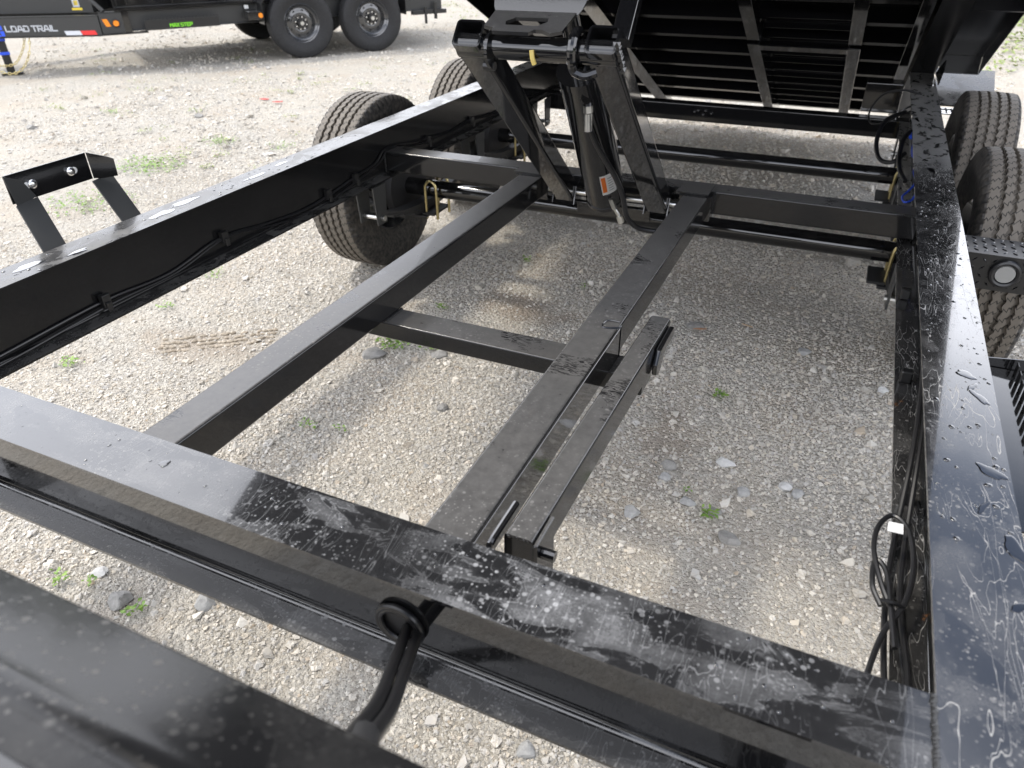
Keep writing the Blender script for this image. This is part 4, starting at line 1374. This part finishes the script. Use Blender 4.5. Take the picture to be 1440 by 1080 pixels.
# ------------------------------------------------------------------ bracket outside the left rail
def lbracket():
    def pp(x, y, z):
        return Vector((x, y, z))
    top = -1.93
    bm = NB()
    extrude(bm, [pp(top, 1.112, 0.092), pp(top, 1.352, 0.092), pp(top, 1.352, 0.165), pp(top, 1.112, 0.165)], (-0.004, 0, 0), 0.001)
    pl = obj('bracket_plate', bm, M['gloss'], T, 'black U shaped bracket plate with two chrome bolts outside the left rail')
    bm = NB(); extrude(bm, [pp(top + 0.0, 1.354, 0.092), pp(top + 0.0, 1.354, 0.165), pp(top + 0.024, 1.395, 0.146), pp(top + 0.030, 1.412, 0.136), pp(top + 0.03, 1.41, 0.088), pp(top + 0.012, 1.375, 0.088)], (-0.003, 0.002, 0), 0.0006)
    obj('bracket_flange', bm, M['gloss'], pl)
    bm = NB(); extrude(bm, [pp(top + 0.001, 1.110, 0.165), pp(top + 0.001, 1.152, 0.145), pp(top + 0.0, 1.176, 0.096), pp(top, 1.12, 0.075)], (0.003, 0, 0), 0.0006)
    obj('bracket_flange', bm, M['tarp'], pl)
    # legs run down and inwards to the rail
    for (ya, yb, yc, yd) in ((1.115, 1.178, 1.070, 1.135), (1.345, 1.410, 1.318, 1.384)):
        bm = NB()
        extrude(bm, [pp(top + 0.004, ya, 0.088), pp(top + 0.004, yb, 0.094), pp(-1.802, yd, -0.03), pp(-1.802, yc, -0.03)], (-0.004, 0, -0.003), 0.0008)
        obj('bracket_leg', bm, M['tarp'], pl)
    for (yy, zz) in ((1.176, 0.128), (1.290, 0.130)):
        bm = NB()
        bmesh.ops.create_uvsphere(bm, u_segments=20, v_segments=10, radius=0.0125, matrix=Matrix.Translation((top + 0.004, yy, zz)) @ Matrix.Diagonal((0.8, 1, 1, 1)))
        obj('bolt', bm, M['lug'], pl)
        bm = NB(); cyl(bm, (top + 0.0006, yy + (0.014 if yy > 1.2 else -0.014), zz - 0.001), (top + 0.0016, yy + (0.014 if yy > 1.2 else -0.014), zz - 0.001), 0.009, 14)
        obj('slot', bm, M['white_label'], pl)
lbracket()

# ------------------------------------------------------------------ wiring and clips
bm = NB()
lc = [(-1.7415, 0.60, -0.178), (-1.7415, 0.84, -0.169), (-1.7405, 1.134, -0.158), (-1.7415, 1.36, -0.170), (-1.7405, 1.58, -0.139), (-1.7415, 1.80, -0.165), (-1.7415, 2.03, -0.178), (-1.7405, 2.31, -0.150), (-1.7405, 2.45, -0.135), (-1.741, 2.52, -0.10), (-1.741, 2.62, -0.098), (-1.741, 2.75, -0.12), (-1.741, 2.90, -0.133), (-1.740, 3.10, -0.150), (-1.740, 3.30, -0.140), (-1.741, 3.60, -0.160), (-1.741, 4.1, -0.17)]
sweep(bm, lc, 0.0042, 8, 6)
obj('wiring_loom', bm, M['rubber_hose'], T)
bm = NB()
sweep(bm, [(p[0] + 0.006, p[1] + 0.02, p[2] - 0.010 - 0.008 * math.sin(i * 1.3)) for i, p in enumerate(lc)], 0.003, 8, 6)
obj('wiring_loom', bm, M['rubber_hose'], T)
for y, z in ((1.134, -0.148), (1.585, -0.130), (2.12, -0.155), (2.30, -0.145), (2.87, -0.132), (3.30, -0.138)):
    bm = NB(); box(bm, -1.742, -1.724, y - 0.013, y + 0.013, z - 0.024, z + 0.012, 0.003, 2); box(bm, -1.7235, -1.718, y - 0.008, y + 0.008, z - 0.034, z - 0.008, 0.002, 1)
    obj('cable_clip', bm, M['satin'], T)
# right rail loom
bm = NB()
for d in (0, 0.010):
    sweep(bm, [(0.250 + d, 1.9, -0.060), (0.236 + d, 1.6, -0.050), (0.234 + d, 1.40, -0.075), (0.226 + d, 1.22, -0.110), (0.214 + d * 1.6, 1.05, -0.175), (0.205 + d * 2, 0.92, -0.185), (0.206 + d * 3, 0.78, -0.190), (0.216 + d * 2, 0.64, -0.185)], 0.0046, 8, 6)
obj('wiring_loom', bm, M['rubber_hose'], T)
bm = NB()
sweep(bm, [(0.212, 0.86, -0.160), (0.192, 0.90, -0.150), (0.176, 0.965, -0.140), (0.180, 1.02, -0.135), (0.200, 1.05, -0.130), (0.224, 1.02, -0.130), (0.232, 0.95, -0.140), (0.222, 0.88, -0.150), (0.196, 0.82, -0.165), (0.176, 0.72, -0.175), (0.165, 0.62, -0.185)], 0.0042, 8, 6)
sweep(bm, [(0.192, 0.87, -0.158), (0.178, 0.90, -0.150), (0.180, 0.95, -0.145), (0.196, 0.93, -0.145), (0.204, 0.87, -0.152), (0.212, 0.80, -0.16)], 0.0042, 8, 6)
wl2 = obj('cable_coil', bm, M['rubber_hose'], T, 'small coil of cable with a white tag by the front right corner')
bm = NB(); extrude(bm, [(0.190, 1.000, -0.124), (0.214, 1.004, -0.126), (0.213, 1.022, -0.121), (0.191, 1.018, -0.119)], (0, 0, 0.0012))
obj('cable_tag', bm, M['white_label'], wl2)
bm = NB(); sweep(bm, [(0.190, 0.872, -0.148), (0.205, 0.868, -0.142), (0.222, 0.872, -0.150)], 0.003, 6, 4); obj('cable_tie', bm, M['rubber_hose'], wl2)
bm = NB()
sweep(bm, [(0.262, 3.35, -0.03), (0.235, 3.28, -0.06), (0.232, 3.15, -0.075), (0.245, 3.05, -0.06)], 0.0032, 8, 6)
sweep(bm, [(0.25, 3.10, -0.05), (0.237, 2.95, -0.08), (0.240, 2.80, -0.075), (0.222, 2.74, -0.09), (0.205, 2.70, -0.10), (0.212, 2.64, -0.10), (0.235, 2.66, -0.09), (0.25, 2.75, -0.06)], 0.0035, 8, 6)
cyl(bm, (0.222, 3.33, -0.05), (0.236, 3.40, -0.035), 0.008, 10)
obj('blue_wire', bm, M['blue_wire'], T)
bm = NB()
sweep(bm, [(0.26, 3.95, 0.0), (0.18, 3.98, 0.01), (0.10, 4.0, -0.02), (0.06, 3.95, -0.09), (0.08, 3.85, -0.12), (0.15, 3.8, -0.09), (0.20, 3.78, -0.03), (0.24, 3.8, -0.02)], 0.0045, 8, 6)
sweep(bm, [(0.20, 3.75, -0.04), (0.13, 3.65, -0.06), (0.108, 3.50, -0.11), (0.13, 3.36, -0.15), (0.18, 3.32, -0.15), (0.22, 3.36, -0.12)], 0.009, 8, 6)
sweep(bm, [(0.24, 3.45, -0.04), (0.205, 3.38, -0.06), (0.195, 3.28, -0.10), (0.205, 3.18, -0.14), (0.23, 3.1, -0.16)], 0.009, 8, 6)
obj('black_hose', bm, M['rubber_hose'], T)
for y in (1.18, 1.62, 2.08):
    bm = NB(); box(bm, 0.222, 0.246, y - 0.012, y + 0.012, -0.1935, -0.165, 0.003, 1)
    obj('cable_clip', bm, M['satin'], T)

# grommet and twin cables through the front beam
GC = Vector((-0.434, 0.546, -0.146))
bm = NB()
sweep(bm, [GC + Vector((0.036 * math.cos(t), -0.003, 0.036 * math.sin(t))) for t in np.linspace(0, 2 * math.pi, 32, endpoint=False)], 0.0052, 10, 1, True, False)
cyl(bm, GC + Vector((0, 0.001, 0)), GC + Vector((0, 0.003, 0)), 0.036, 32)
sweep(bm, [GC + Vector((0.031 * math.cos(t), -0.004, 0.031 * math.sin(t))) for t in np.linspace(0, 2 * math.pi, 32, endpoint=False)], 0.004, 8, 1, True, False)
obj('grommet', bm, M['rubber_hose'], T)
for k in (0, 1):
    bm = NB()
    a = Vector((-0.424 + 0.018 * k, 0.548, -0.152)); b = Vector((-0.366 + 0.017 * k, 0.43, -0.065)); c = Vector((-0.306 + 0.016 * k, 0.33, 0.045)); d = Vector((-0.250 + 0.014 * k, 0.24, 0.168)); e = Vector((-0.215 + 0.01 * k, 0.185, 0.235))
    sweep(bm, [a, b, c, d, e], 0.0078, 12, 8)
    obj('power_cable', bm, M['rubber_hose'], T)
bm = NB(); cyl(bm, (-0.243, 0.240, 0.165), (-0.208, 0.192, 0.228), 0.0135, 14)
obj('cable_sleeve', bm, M['cast'], T)

# toolbox on the tongue, very close to the camera
TZ = 0.30
bm = NB()
prof = [(0.203, 0.02), (0.203, 0.247)]
for t in np.linspace(0, 50, 4):
    prof.append((0.193 + 0.010 * math.cos(rad(t)), 0.247 + 0.010 * math.sin(rad(t))))
for t in np.linspace(50, 90, 5):
    prof.append((0.100 + 0.060 * math.cos(rad(t)), 0.240 + 0.060 * math.sin(rad(t))))
prof += [(0.06, TZ + 0.001), (-0.05, TZ + 0.001), (-0.05, 0.02)]
extrude(bm, [(-1.60, y, z) for y, z in prof], (1.45, 0, 0))
tb = obj('toolbox', bm, M['lid'], T, 'out of focus glossy black toolbox lid in the lower left corner')
bm = NB(); box(bm, -1.60, -0.15, 0.074, 0.086, TZ + 0.003, TZ + 0.012, 0.003, 2)
obj('lid_seam', bm, M['gloss'], tb)
# tongue beam stubs below the toolbox
bm = NB(); beam(bm, (-1.55, 0.44, -0.10), (-0.95, -0.9, -0.10), 0.07, 0.18); obj('tongue_beam', bm, M['gloss'], T)
bm = NB(); beam(bm, (0.08, 0.44, -0.10), (-0.50, -0.9, -0.10), 0.07, 0.18); obj('tongue_beam', bm, M['gloss'], T)

# rain puddles and drops standing on the flanges
def puddle(cx, cy, rx, ry, h, rz, seed, z=0.0003):
    rr = random.Random(seed)
    ph = [rr.uniform(0, 6.28) for _ in range(4)]
    bm = NB()
    rings = []
    n = 36
    for (f, hh) in ((1.0, 0.0), (0.985, 0.35), (0.94, 0.65), (0.85, 0.85), (0.6, 0.97)):
        rg_ = []
        for i in range(n):
            t = 2 * math.pi * i / n
            w = 1 + 0.12 * math.sin(2 * t + ph[0]) + 0.13 * math.sin(3 * t + ph[1]) + 0.08 * math.sin(5 * t + ph[2])
            x = rx * w * math.cos(t) * f; y = ry * w * math.sin(t) * f
            rg_.append(bm.verts.new((cx + x * math.cos(rz) - y * math.sin(rz), cy + x * math.sin(rz) + y * math.cos(rz), z + h * 0.4 * hh)))
        rings.append(rg_)
    c = bm.verts.new((cx, cy, z + h * 0.45))
    cb = bm.verts.new((cx, cy, z))
    for A, B in zip(rings[:-1], rings[1:]):
        for i in range(n):
            j = (i + 1) % n
            bm.faces.new((A[i], A[j], B[j], B[i]))
    for i in range(n):
        j = (i + 1) % n
        bm.faces.new((rings[-1][i], rings[-1][j], c))
        bm.faces.new((rings[0][j], rings[0][i], cb))
    bmesh.ops.recalc_face_normals(bm, faces=bm.faces[:])
    return bm
for i, a in enumerate([
    (-0.852, 0.560, 0.0085, 0.007, 0.0028, 0.2), (-0.878, 0.556, 0.0022, 0.002, 0.001, 0.2),
    (-1.745, 1.395, 0.016, 0.045, 0.0018, 0.1), (-1.762, 1.50, 0.014, 0.055, 0.0018, 0.0), (-1.742, 1.78, 0.008, 0.060, 0.0016, 0.0),
    (-1.760, 1.93, 0.010, 0.030, 0.0014, 0.0), (-1.755, 0.99, 0.018, 0.035, 0.0018, 0.0), (-1.72, 1.10, 0.012, 0.03, 0.0016, 0.0),
    (0.284, 1.335, 0.010, 0.020, 0.0014, 0.9), (0.300, 1.262, 0.007, 0.026, 0.0014, 0.5), (0.292, 1.295, 0.005, 0.014, 0.0012, -0.6), (0.300, 1.045, 0.012, 0.022, 0.0014, 0.8),
    (0.284, 0.955, 0.004, 0.020, 0.0012, -0.5), (0.315, 0.880, 0.010, 0.030, 0.0016, 0.3), (0.310, 0.775, 0.005, 0.018, 0.0012, -0.8), (0.266, 2.68, 0.011, 0.030, 0.0012, 0.3), (0.250, 2.80, 0.006, 0.014, 0.001, 0.4), (0.232, 3.42, 0.007, 0.035, 0.0012, 0.1)]):

    par = fc if i < 2 else (rL if i < 8 else rR)
    obj('water_drop', puddle(*a, seed=i), M['water'], par, auto=180)

def beads(x0, x1, y0, y1, z, n, rmax, par, seed):
    rr = random.Random(seed)
    bm = NB()
    for _ in range(n):
        r = 0.0008 + rmax * rr.random() ** 3.5
        x = rr.uniform(x0, x1); y = rr.uniform(y0, y1)
        mm = Matrix.Translation((x, y, z)) @ Matrix.Rotation(rr.uniform(0, 3), 4, 'Z') @ Matrix.Diagonal((r * rr.uniform(0.8, 1.5), r, r * 0.42, 1))
        bmesh.ops.create_icosphere(bm, subdivisions=2, radius=1.0, matrix=mm)
    obj('water_beads', bm, M['water'], par, kind='stuff', auto=180)
beads(0.222, 0.322, 0.85, 2.6, 0.0, 330, 0.0040, rR, 1)
beads(-1.792, -1.704, 0.9, 2.4, 0.0, 170, 0.0045, rL, 2)
beads(-1.3, 0.2, 0.508, 0.598, 0.0, 150, 0.0022, fc, 3)
# welds where the tubes meet
for k_, (a_, b_) in enumerate((((0.212, 2.527, -0.106), (0.262, 2.527, -0.106)), ((-0.350, 0.7315, -0.104), (-0.312, 0.7315, -0.104)), ((-1.741, 2.532, -0.1035), (-1.741, 2.62, -0.1035)), ((-0.31, 1.3835, -0.1925), (-0.31, 1.476, -0.1925)), ((-0.884, 1.744, 0.462), (-0.884, 1.80, 0.40)))):
    bm = NB(); weld(bm, a_, b_, 0.0042, None, 40 + k_)
    obj('weld_bead', bm, M['satin'], T)

# ------------------------------------------------------------------ far trailer
A2 = Vector((0.57, 0.82, 0)).normalized()
L2 = Vector((-A2.y, A2.x, 0))
F0 = Vector((-6.3, 7.72, GZ))
FM = Matrix(((A2.x, L2.x, 0, F0.x), (A2.y, L2.y, 0, F0.y), (0, 0, 1, F0.z), (0, 0, 0, 1)))
XF.append(FM)
F = thing('parked_dump_trailer', 'black tandem axle dump trailer parked in the yard behind, lettered LOAD TRAIL', 'trailer', (0.0, 1.15, 0))
WD = 2.3
def fobj(name, bm, mat, par=None, label=None, kind=None):
    return obj(name, bm, mat, par or F, label, kind=kind)
for l0 in (0.24, WD - 0.34):
    bm = NB()
    pts = [(-2.15, l0 + 0.05 + a, 0.61 + b) for a, b in ibeam_pts(0.1, 0.2, fr=0.008)]
    extrude(bm, pts, (4.15, 0, 0))
    fobj('side_rail', bm, M['tarp'])
bm = NB(); box(bm, -1.95, 2.0, 0.26, 0.30, 0.613, 1.35, 0.004); box(bm, -1.95, 2.0, WD - 0.30, WD - 0.26, 0.613, 1.35, 0.004)
box(bm, -1.99, -1.951, 0.26, WD - 0.26, 0.613, 1.35, 0.004); box(bm, 2.001, 2.04, 0.26, WD - 0.26, 0.613, 1.35, 0.004)
box(bm, -1.95, 2.0, 0.302, WD - 0.302, 0.614, 0.63, 0.0)
bod = fobj('box_body', bm, M['gloss'])
for s in np.arange(-1.85, 2.0, 0.48):
    bm = NB(); box(bm, s, s + 0.07, 0.215, 0.259, 0.66, 1.35, 0.004); fobj('side_stake', bm, M['gloss'], bod)
bm = NB(); box(bm, -1.99, 2.04, 0.205, 0.259, 0.620, 0.655, 0.003); fobj('lower_trim', bm, M['gloss'], bod)
for s in np.arange(-1.8, 2.0, 0.6):
    bm = NB(); box(bm, s, s + 0.08, 0.35, WD - 0.35, 0.45, 0.60, 0.004); fobj('crossmember', bm, M['shade'])
# tongue
K1 = Vector((-2.15, 0.27, 0)); E1 = Vector((-3.75, 1.08, 0)); K2 = Vector((-2.15, WD - 0.27, 0)); E2 = Vector((-3.75, 1.22, 0))
for a, b in ((K1, E1), (K2, E2)):
    d = (b - a).normalized(); s = Vector((-d.y, d.x, 0)) * (1 if a is K1 else 1)
    bm = NB()
    pts = [a + s * p + Vector((0, 0, 0.585 + q)) for p, q in ibeam_pts(0.1, 0.205, fr=0.008)]
    extrude(bm, pts, b - a)
    tbm = fobj('tongue_beam', bm, M['tarp'])
    if a is K1:
        tb1 = tbm
dT = (E1 - K1).normalized()
sT = Vector((-dT.y, dT.x, 0))
if sT.dot(Vector((0, -1, 0))) < 0:
    sT = -sT                      # towards the camera side
def tp(t, z, out=0.004):
    return K1 + dT * t + Vector((0, 0, z)) + sT * out
# the web is recessed: give lettering a flat skin plate between the flanges
bm = NB(); extrude(bm, [tp(0.0, 0.392, 0.040), tp(1.62, 0.392, 0.040), tp(1.62, 0.577, 0.040), tp(0.0, 0.577, 0.040)], sT * 0.006)
skin = fobj('tongue_skin', bm, M['tarp'], tb1)
def quad(name, t0, t1, z0, z1, mat, par, shear=0.0, out=0.0468):
    bm = NB(); extrude(bm, [tp(t0 + shear, z0, out), tp(t1 + shear, z0, out), tp(t1, z1, out), tp(t0, z1, out)], sT * 0.001)
    return fobj(name, bm, mat, par)
quad('reflective_tape', 0.395, 0.225, 0.397, 0.440, M['silver'], skin, -0.015)
quad('reflective_tape', 0.222, 0.065, 0.397, 0.440, M['red'], skin, -0.015)
def text_mesh(s, size, shear=0.0, off=0.0):
    cu = bpy.data.curves.new('txt', 'FONT')
    cu.body = s; cu.size = size; cu.shear = shear; cu.offset = off; cu.extrude = 0.0006
    cu.resolution_u = 3
    to = bpy.data.objects.new('txt', cu)
    COL.objects.link(to)
    bpy.context.view_layer.update()
    me = bpy.data.meshes.new_from_object(to.evaluated_get(bpy.context.evaluated_depsgraph_get()))
    bpy.data.objects.remove(to)
    bm = NB(); bm.from_mesh(me)
    bpy.data.meshes.remove(me)
    return bm
# squared block lettering
STROKES = {'L': [[(0, 1), (0, 0), (.8, 0)]], 'O': [[(0, 0.12), (0, 1), (.68, 1), (.8, .88), (.8, 0), (.12, 0), (0, .12)]], 'A': [[(0, 0), (.28, 1), (.62, 1), (.9, 0)], [(.30, .30), (.90, .30)]],
           'D': [[(0, 0), (0, 0.62)], [(0, 1), (.66, 1), (.8, .86), (.8, .14), (.66, 0), (0, 0)]], 'T': [[(0, 1), (.85, 1)], [(.42, 1), (.42, 0)]], 'R': [[(0, 0), (0, 1), (.8, 1), (.8, .42), (.15, .42)], [(.42, .42), (.8, 0)]], 'I': [[(0.05, 0), (0.05, 1)]],
           'M': [[(0, 0), (0, 1), (.45, .45), (.9, 1), (.9, 0)]], 'X': [[(0, 0), (.8, 1)], [(0, 1), (.8, 0)]], 'S': [[(.8, 1), (0, 1), (0, .52), (.8, .52), (.8, 0), (0, 0)]], 'E': [[(.8, 1), (0, 1), (0, 0), (.8, 0)], [(0, .5), (.7, .5)]], 'P': [[(0, 0), (0, 1), (.8, 1), (.8, .42), (0, .42)]]}
ADV = {'I': 0.34, ' ': 0.35, 'M': 1.18, 'A': 1.12}
def lettering(s, org, ex, ez, en, H, W, st, mat, par, name):
    ex = Vector(ex).normalized(); ez = Vector(ez).normalized(); en = Vector(en).normalized()
    tot = sum(ADV.get(c, 1.06) for c in s)
    unit = W / tot
    x = 0
    for c in s:
        if c != ' ':
            bm = NB()
            for ln in STROKES[c]:
                for (a, b) in zip(ln[:-1], ln[1:]):
                    p = Vector((x * unit + a[0] * unit * 0.98, a[1] * H)); q = Vector((x * unit + b[0] * unit * 0.98, b[1] * H))
                    dd = (q - p).normalized(); nn = Vector((-dd.y, dd.x)) * st / 2
                    p2 = p - dd * st / 2; q2 = q + dd * st / 2
                    P4 = [org + ex * w.x + ez * w.y for w in (p2 - nn, q2 - nn, q2 + nn, p2 + nn)]
                    extrude(bm, P4, en * 0.001)
                    en_off = 0
            fobj(name, bm, mat, par)
        x += ADV.get(c, 1.06)
lettering('LOAD TRAIL', tp(1.003, 0.445, 0.0468), -dT, (0, 0, 1), sT, 0.050, 0.555, 0.0125, M['grey_print'], skin, 'letter')
# blue emblem of two interlocked corner blocks
for (a, b, c, d) in ((1.165, 1.125, 0.42, 0.50), (1.115, 1.040, 0.462, 0.505), (1.165, 1.075, 0.395, 0.415), (1.068, 1.030, 0.400, 0.450), (1.165, 1.075, 0.430, 0.448)):
    quad('emblem_block', a, b, c, d, M['blue'], skin)
# amber reflector and lamp at the kink
bm = NB(); box(bm, -2.16, -1.93, 0.232, 0.2395, 0.40, 0.60, 0.002); kp = fobj('kink_plate', bm, M['tarp'])
bm = NB(); extrude(bm, [(-2.135, 0.2305, 0.545), (-2.085, 0.2305, 0.545), (-2.060, 0.2305, 0.470), (-2.11, 0.2305, 0.470)], (0, -0.002, 0)); fobj('reflector', bm, M['amber'], kp)
bm = NB(); cyl(bm, (-2.005, 0.231, 0.498), (-2.005, 0.218, 0.498), 0.033, 20, 0.028); lp = fobj('marker_lamp', bm, M['amber'], kp, 'round amber marker lamp')
bm = NB(); sweep(bm, [(-2.005 + 0.037 * math.cos(t), 0.226, 0.498 + 0.037 * math.sin(t)) for t in np.linspace(0, 6.283, 20, endpoint=False)], 0.006, 6, 1, True, False); fobj('lamp_ring', bm, M['satin'], kp)
bm = NB(); box(bm, -1.93, -1.86, 0.235, 0.29, 0.40, 0.61, 0.002); fobj('kink_plate', bm, M['gloss'])
bm = NB(); box(bm, -2.2, -1.7, 0.20, 0.33, 0.385, 0.398, 0.002); fobj('foot_plate', bm, M['gloss'])
# side step
bm = NB(); box(bm, -1.73, -0.93, 0.12, 0.128, 0.415, 0.515, 0.002); box(bm, -1.73, -0.93, 0.1285, 0.239, 0.415, 0.423, 0.0)
sp2 = fobj('side_step', bm, M['satin'])
for i in range(20):
    bm = NB(); s = -1.70 + i * 0.039
    extrude(bm, [(s, 0.12, 0.516), (s + 0.028, 0.12, 0.516), (s + 0.014, 0.12, 0.545)], (0, 0.004, 0)); fobj('step_tooth', bm, M['satin'], sp2)
lettering('MAX STEP', Vector((-1.47, 0.1195, 0.437)), (1, 0, 0), (0.0, 0, 1), (0, -1, 0), 0.032, 0.245, 0.0075, M['green_print'], sp2, 'letter')
# fender bracket and fender
bm = NB(); box(bm, -0.62, -0.46, 0.02, 0.235, 0.455, 0.545, 0.003); fbk = fobj('fender_bracket', bm, M['gloss'])
bm = NB(); lozenges(bm, (-0.62, 0.0195, 0.46), (1, 0, 0), (0, 0, 1), (0, -1, 0), 7, 4, 0.023, 0.022)
bmesh.ops.recalc_face_normals(bm, faces=bm.faces[:]); fobj('tread_pattern', bm, M['satin'], fbk, kind='stuff')
bm = NB(); cyl(bm, (-0.475, 0.019, 0.50), (-0.475, 0.004, 0.50), 0.028, 18, 0.024); fobj('marker_lamp', bm, M['amber'], fbk, 'round amber lamp on the checker plate bracket')
bm = NB(); box(bm, -0.60, -0.55, 0.234, 0.2365, 0.56, 0.60, 0.0); fobj('sticker', bm, M['white_label'], fbk)
for side in (0, 1):
    l0, l1 = (0.0, 0.235) if side == 0 else (WD - 0.235, WD)
    bm = NB()
    path = [(-0.455, 0.40), (-0.455, 0.62), (-0.30, 0.84), (1.20, 0.84), (1.36, 0.62), (1.36, 0.40)]
    inn = [(p[0] + (0.006 if p[0] < 0.4 else -0.006), p[1] - (0.006 if p[1] > 0.5 else 0)) for p in path]
    extrude(bm, [(a, l0, z) for a, z in path] + [(a, l0, z) for a, z in inn[::-1]], (0, l1 - l0, 0))
    fobj('fender', bm, M['satin'])
for a in (0.0, 0.905):
    wheel(F, (a, 0.1125, 0.385), -math.pi / 2, far=True, spin=a + 0.3, lugs=True)
    wheel(F, (a, WD - 0.1125, 0.385), math.pi / 2, far=True, spin=a + 0.9, lugs=False)
    bm = NB(); cyl(bm, (a, 0.2, 0.385), (a, WD - 0.2, 0.385), 0.04, 16); fobj('axle', bm, M['satin'])
bm = NB(); box(bm, 0.40, 0.50, 0.28, 0.33, 0.33, 0.42, 0.004); fobj('spring_hanger', bm, M['satin'])
# rear bits
bm = NB(); box(bm, 1.55, 2.05, 0.24, 0.30, 0.36, 0.41, 0.004); box(bm, 1.72, 1.75, 0.22, 0.24, 0.25, 0.45, 0.002); box(bm, 1.86, 1.90, 0.22, 0.24, 0.30, 0.50, 0.002)
fobj('rear_bracket', bm, M['satin'])
# toolbox, badge, jack, chains, strut
bm = NB()
q0 = K1 + dT * 0.10 - sT * 0.13; q1 = K1 + dT * 1.30 - sT * 0.13
extrude(bm, [q0 + Vector((0, 0, 0.60)), q1 + Vector((0, 0, 0.60)), q1 + Vector((0, 0, 0.80)), q0 + Vector((0, 0, 0.80))], -sT * 0.45)
tbx = fobj('toolbox', bm, M['tarp'])
bm = NB(); extrude(bm, [q0 + sT * 0.015 + Vector((0, 0, 0.801)), q1 + sT * 0.015 + Vector((0, 0, 0.801)), q1 - sT * 0.47 + Vector((0, 0, 0.801)), q0 - sT * 0.47 + Vector((0, 0, 0.801))], (0, 0, 0.02), 0.003)
fobj('toolbox_lid', bm, M['bare'], tbx)
def bq(t0, t1, z0, z1, name, mat):
    bm = NB(); a = K1 + dT * t0 - sT * 0.129; b = K1 + dT * t1 - sT * 0.129
    extrude(bm, [a + Vector((0, 0, z0)), b + Vector((0, 0, z0)), b + Vector((0, 0, z1)), a + Vector((0, 0, z1))], sT * 0.001)
    fobj(name, bm, mat, tbx)
bq(0.30, 0.23, 0.655, 0.735, 'badge', M['grey_print'])
bq(0.287, 0.243, 0.672, 0.72, 'badge_centre', M['yellow'])
bq(0.32, 0.21, 0.625, 0.648, 'sticker', M['yellow'])
bm = NB(); beam(bm, K1 + dT * 0.25 + Vector((0, 0, 0.90)) - sT * 0.10, K1 - dT * 0.05 + Vector((0, 0, 0.62)) - sT * 0.02, 0.04, 0.03); fobj('strut', bm, M['tarp'])
bm = NB(); box(bm, -3.20, -3.12, 0.86, 0.94, 0.02, 0.60, 0.004); box(bm, -3.26, -3.05, 0.80, 1.00, 0.0, 0.019, 0.003)
box(bm, -3.205, -3.19, 0.855, 0.945, 0.3, 0.44, 0.0)
jk = fobj('jack_leg', bm, M['satin'])
bm = NB(); box(bm, -3.21, -3.11, 0.84, 0.859, 0.34, 0.38, 0.002); box(bm, -3.21, -3.11, 0.84, 0.859, 0.20, 0.23, 0.002); fobj('jack_band', bm, M['blue'], jk)
def chain(pts, name):
    pts = catmull(pts, 14)
    bm = NB()
    acc = 0; k = 0
    last = pts[0]
    step = 0.036
    cur = [pts[0]]
    for p in pts[1:]:
        while (p - last).length >= step:
            last = last + (p - last).normalized() * step
            cur.append(last)
    for i in range(len(cur) - 1):
        a, b = cur[i], cur[i + 1]
        d = (b - a).normalized(); m_ = (a + b) / 2
        x = d.cross(Vector((0.3, 0.2, 1))).normalized(); y = d.cross(x)
        sd = x if i % 2 else y
        lp_ = [m_ + d * (0.021 * math.cos(t)) + sd * (0.012 * math.sin(t)) for t in np.linspace(0, 6.283, 10, endpoint=False)]
        sweep(bm, lp_, 0.0042, 6, 1, True, False)
    fobj(name, bm, M['gold'])
chain([tp(0.86, 0.38, 0.0), tp(0.90, 0.27, 0.03), tp(1.02, 0.13, 0.05), tp(1.18, 0.10, 0.03), tp(1.40, 0.14, 0.0)], 'safety_chain')
chain([tp(0.80, 0.38, 0.02), tp(0.82, 0.24, 0.08), tp(0.92, 0.09, 0.12), tp(1.08, 0.03, 0.12), tp(1.30, 0.10, 0.08), tp(1.45, 0.16, 0.0)], 'safety_chain')
XF.pop()
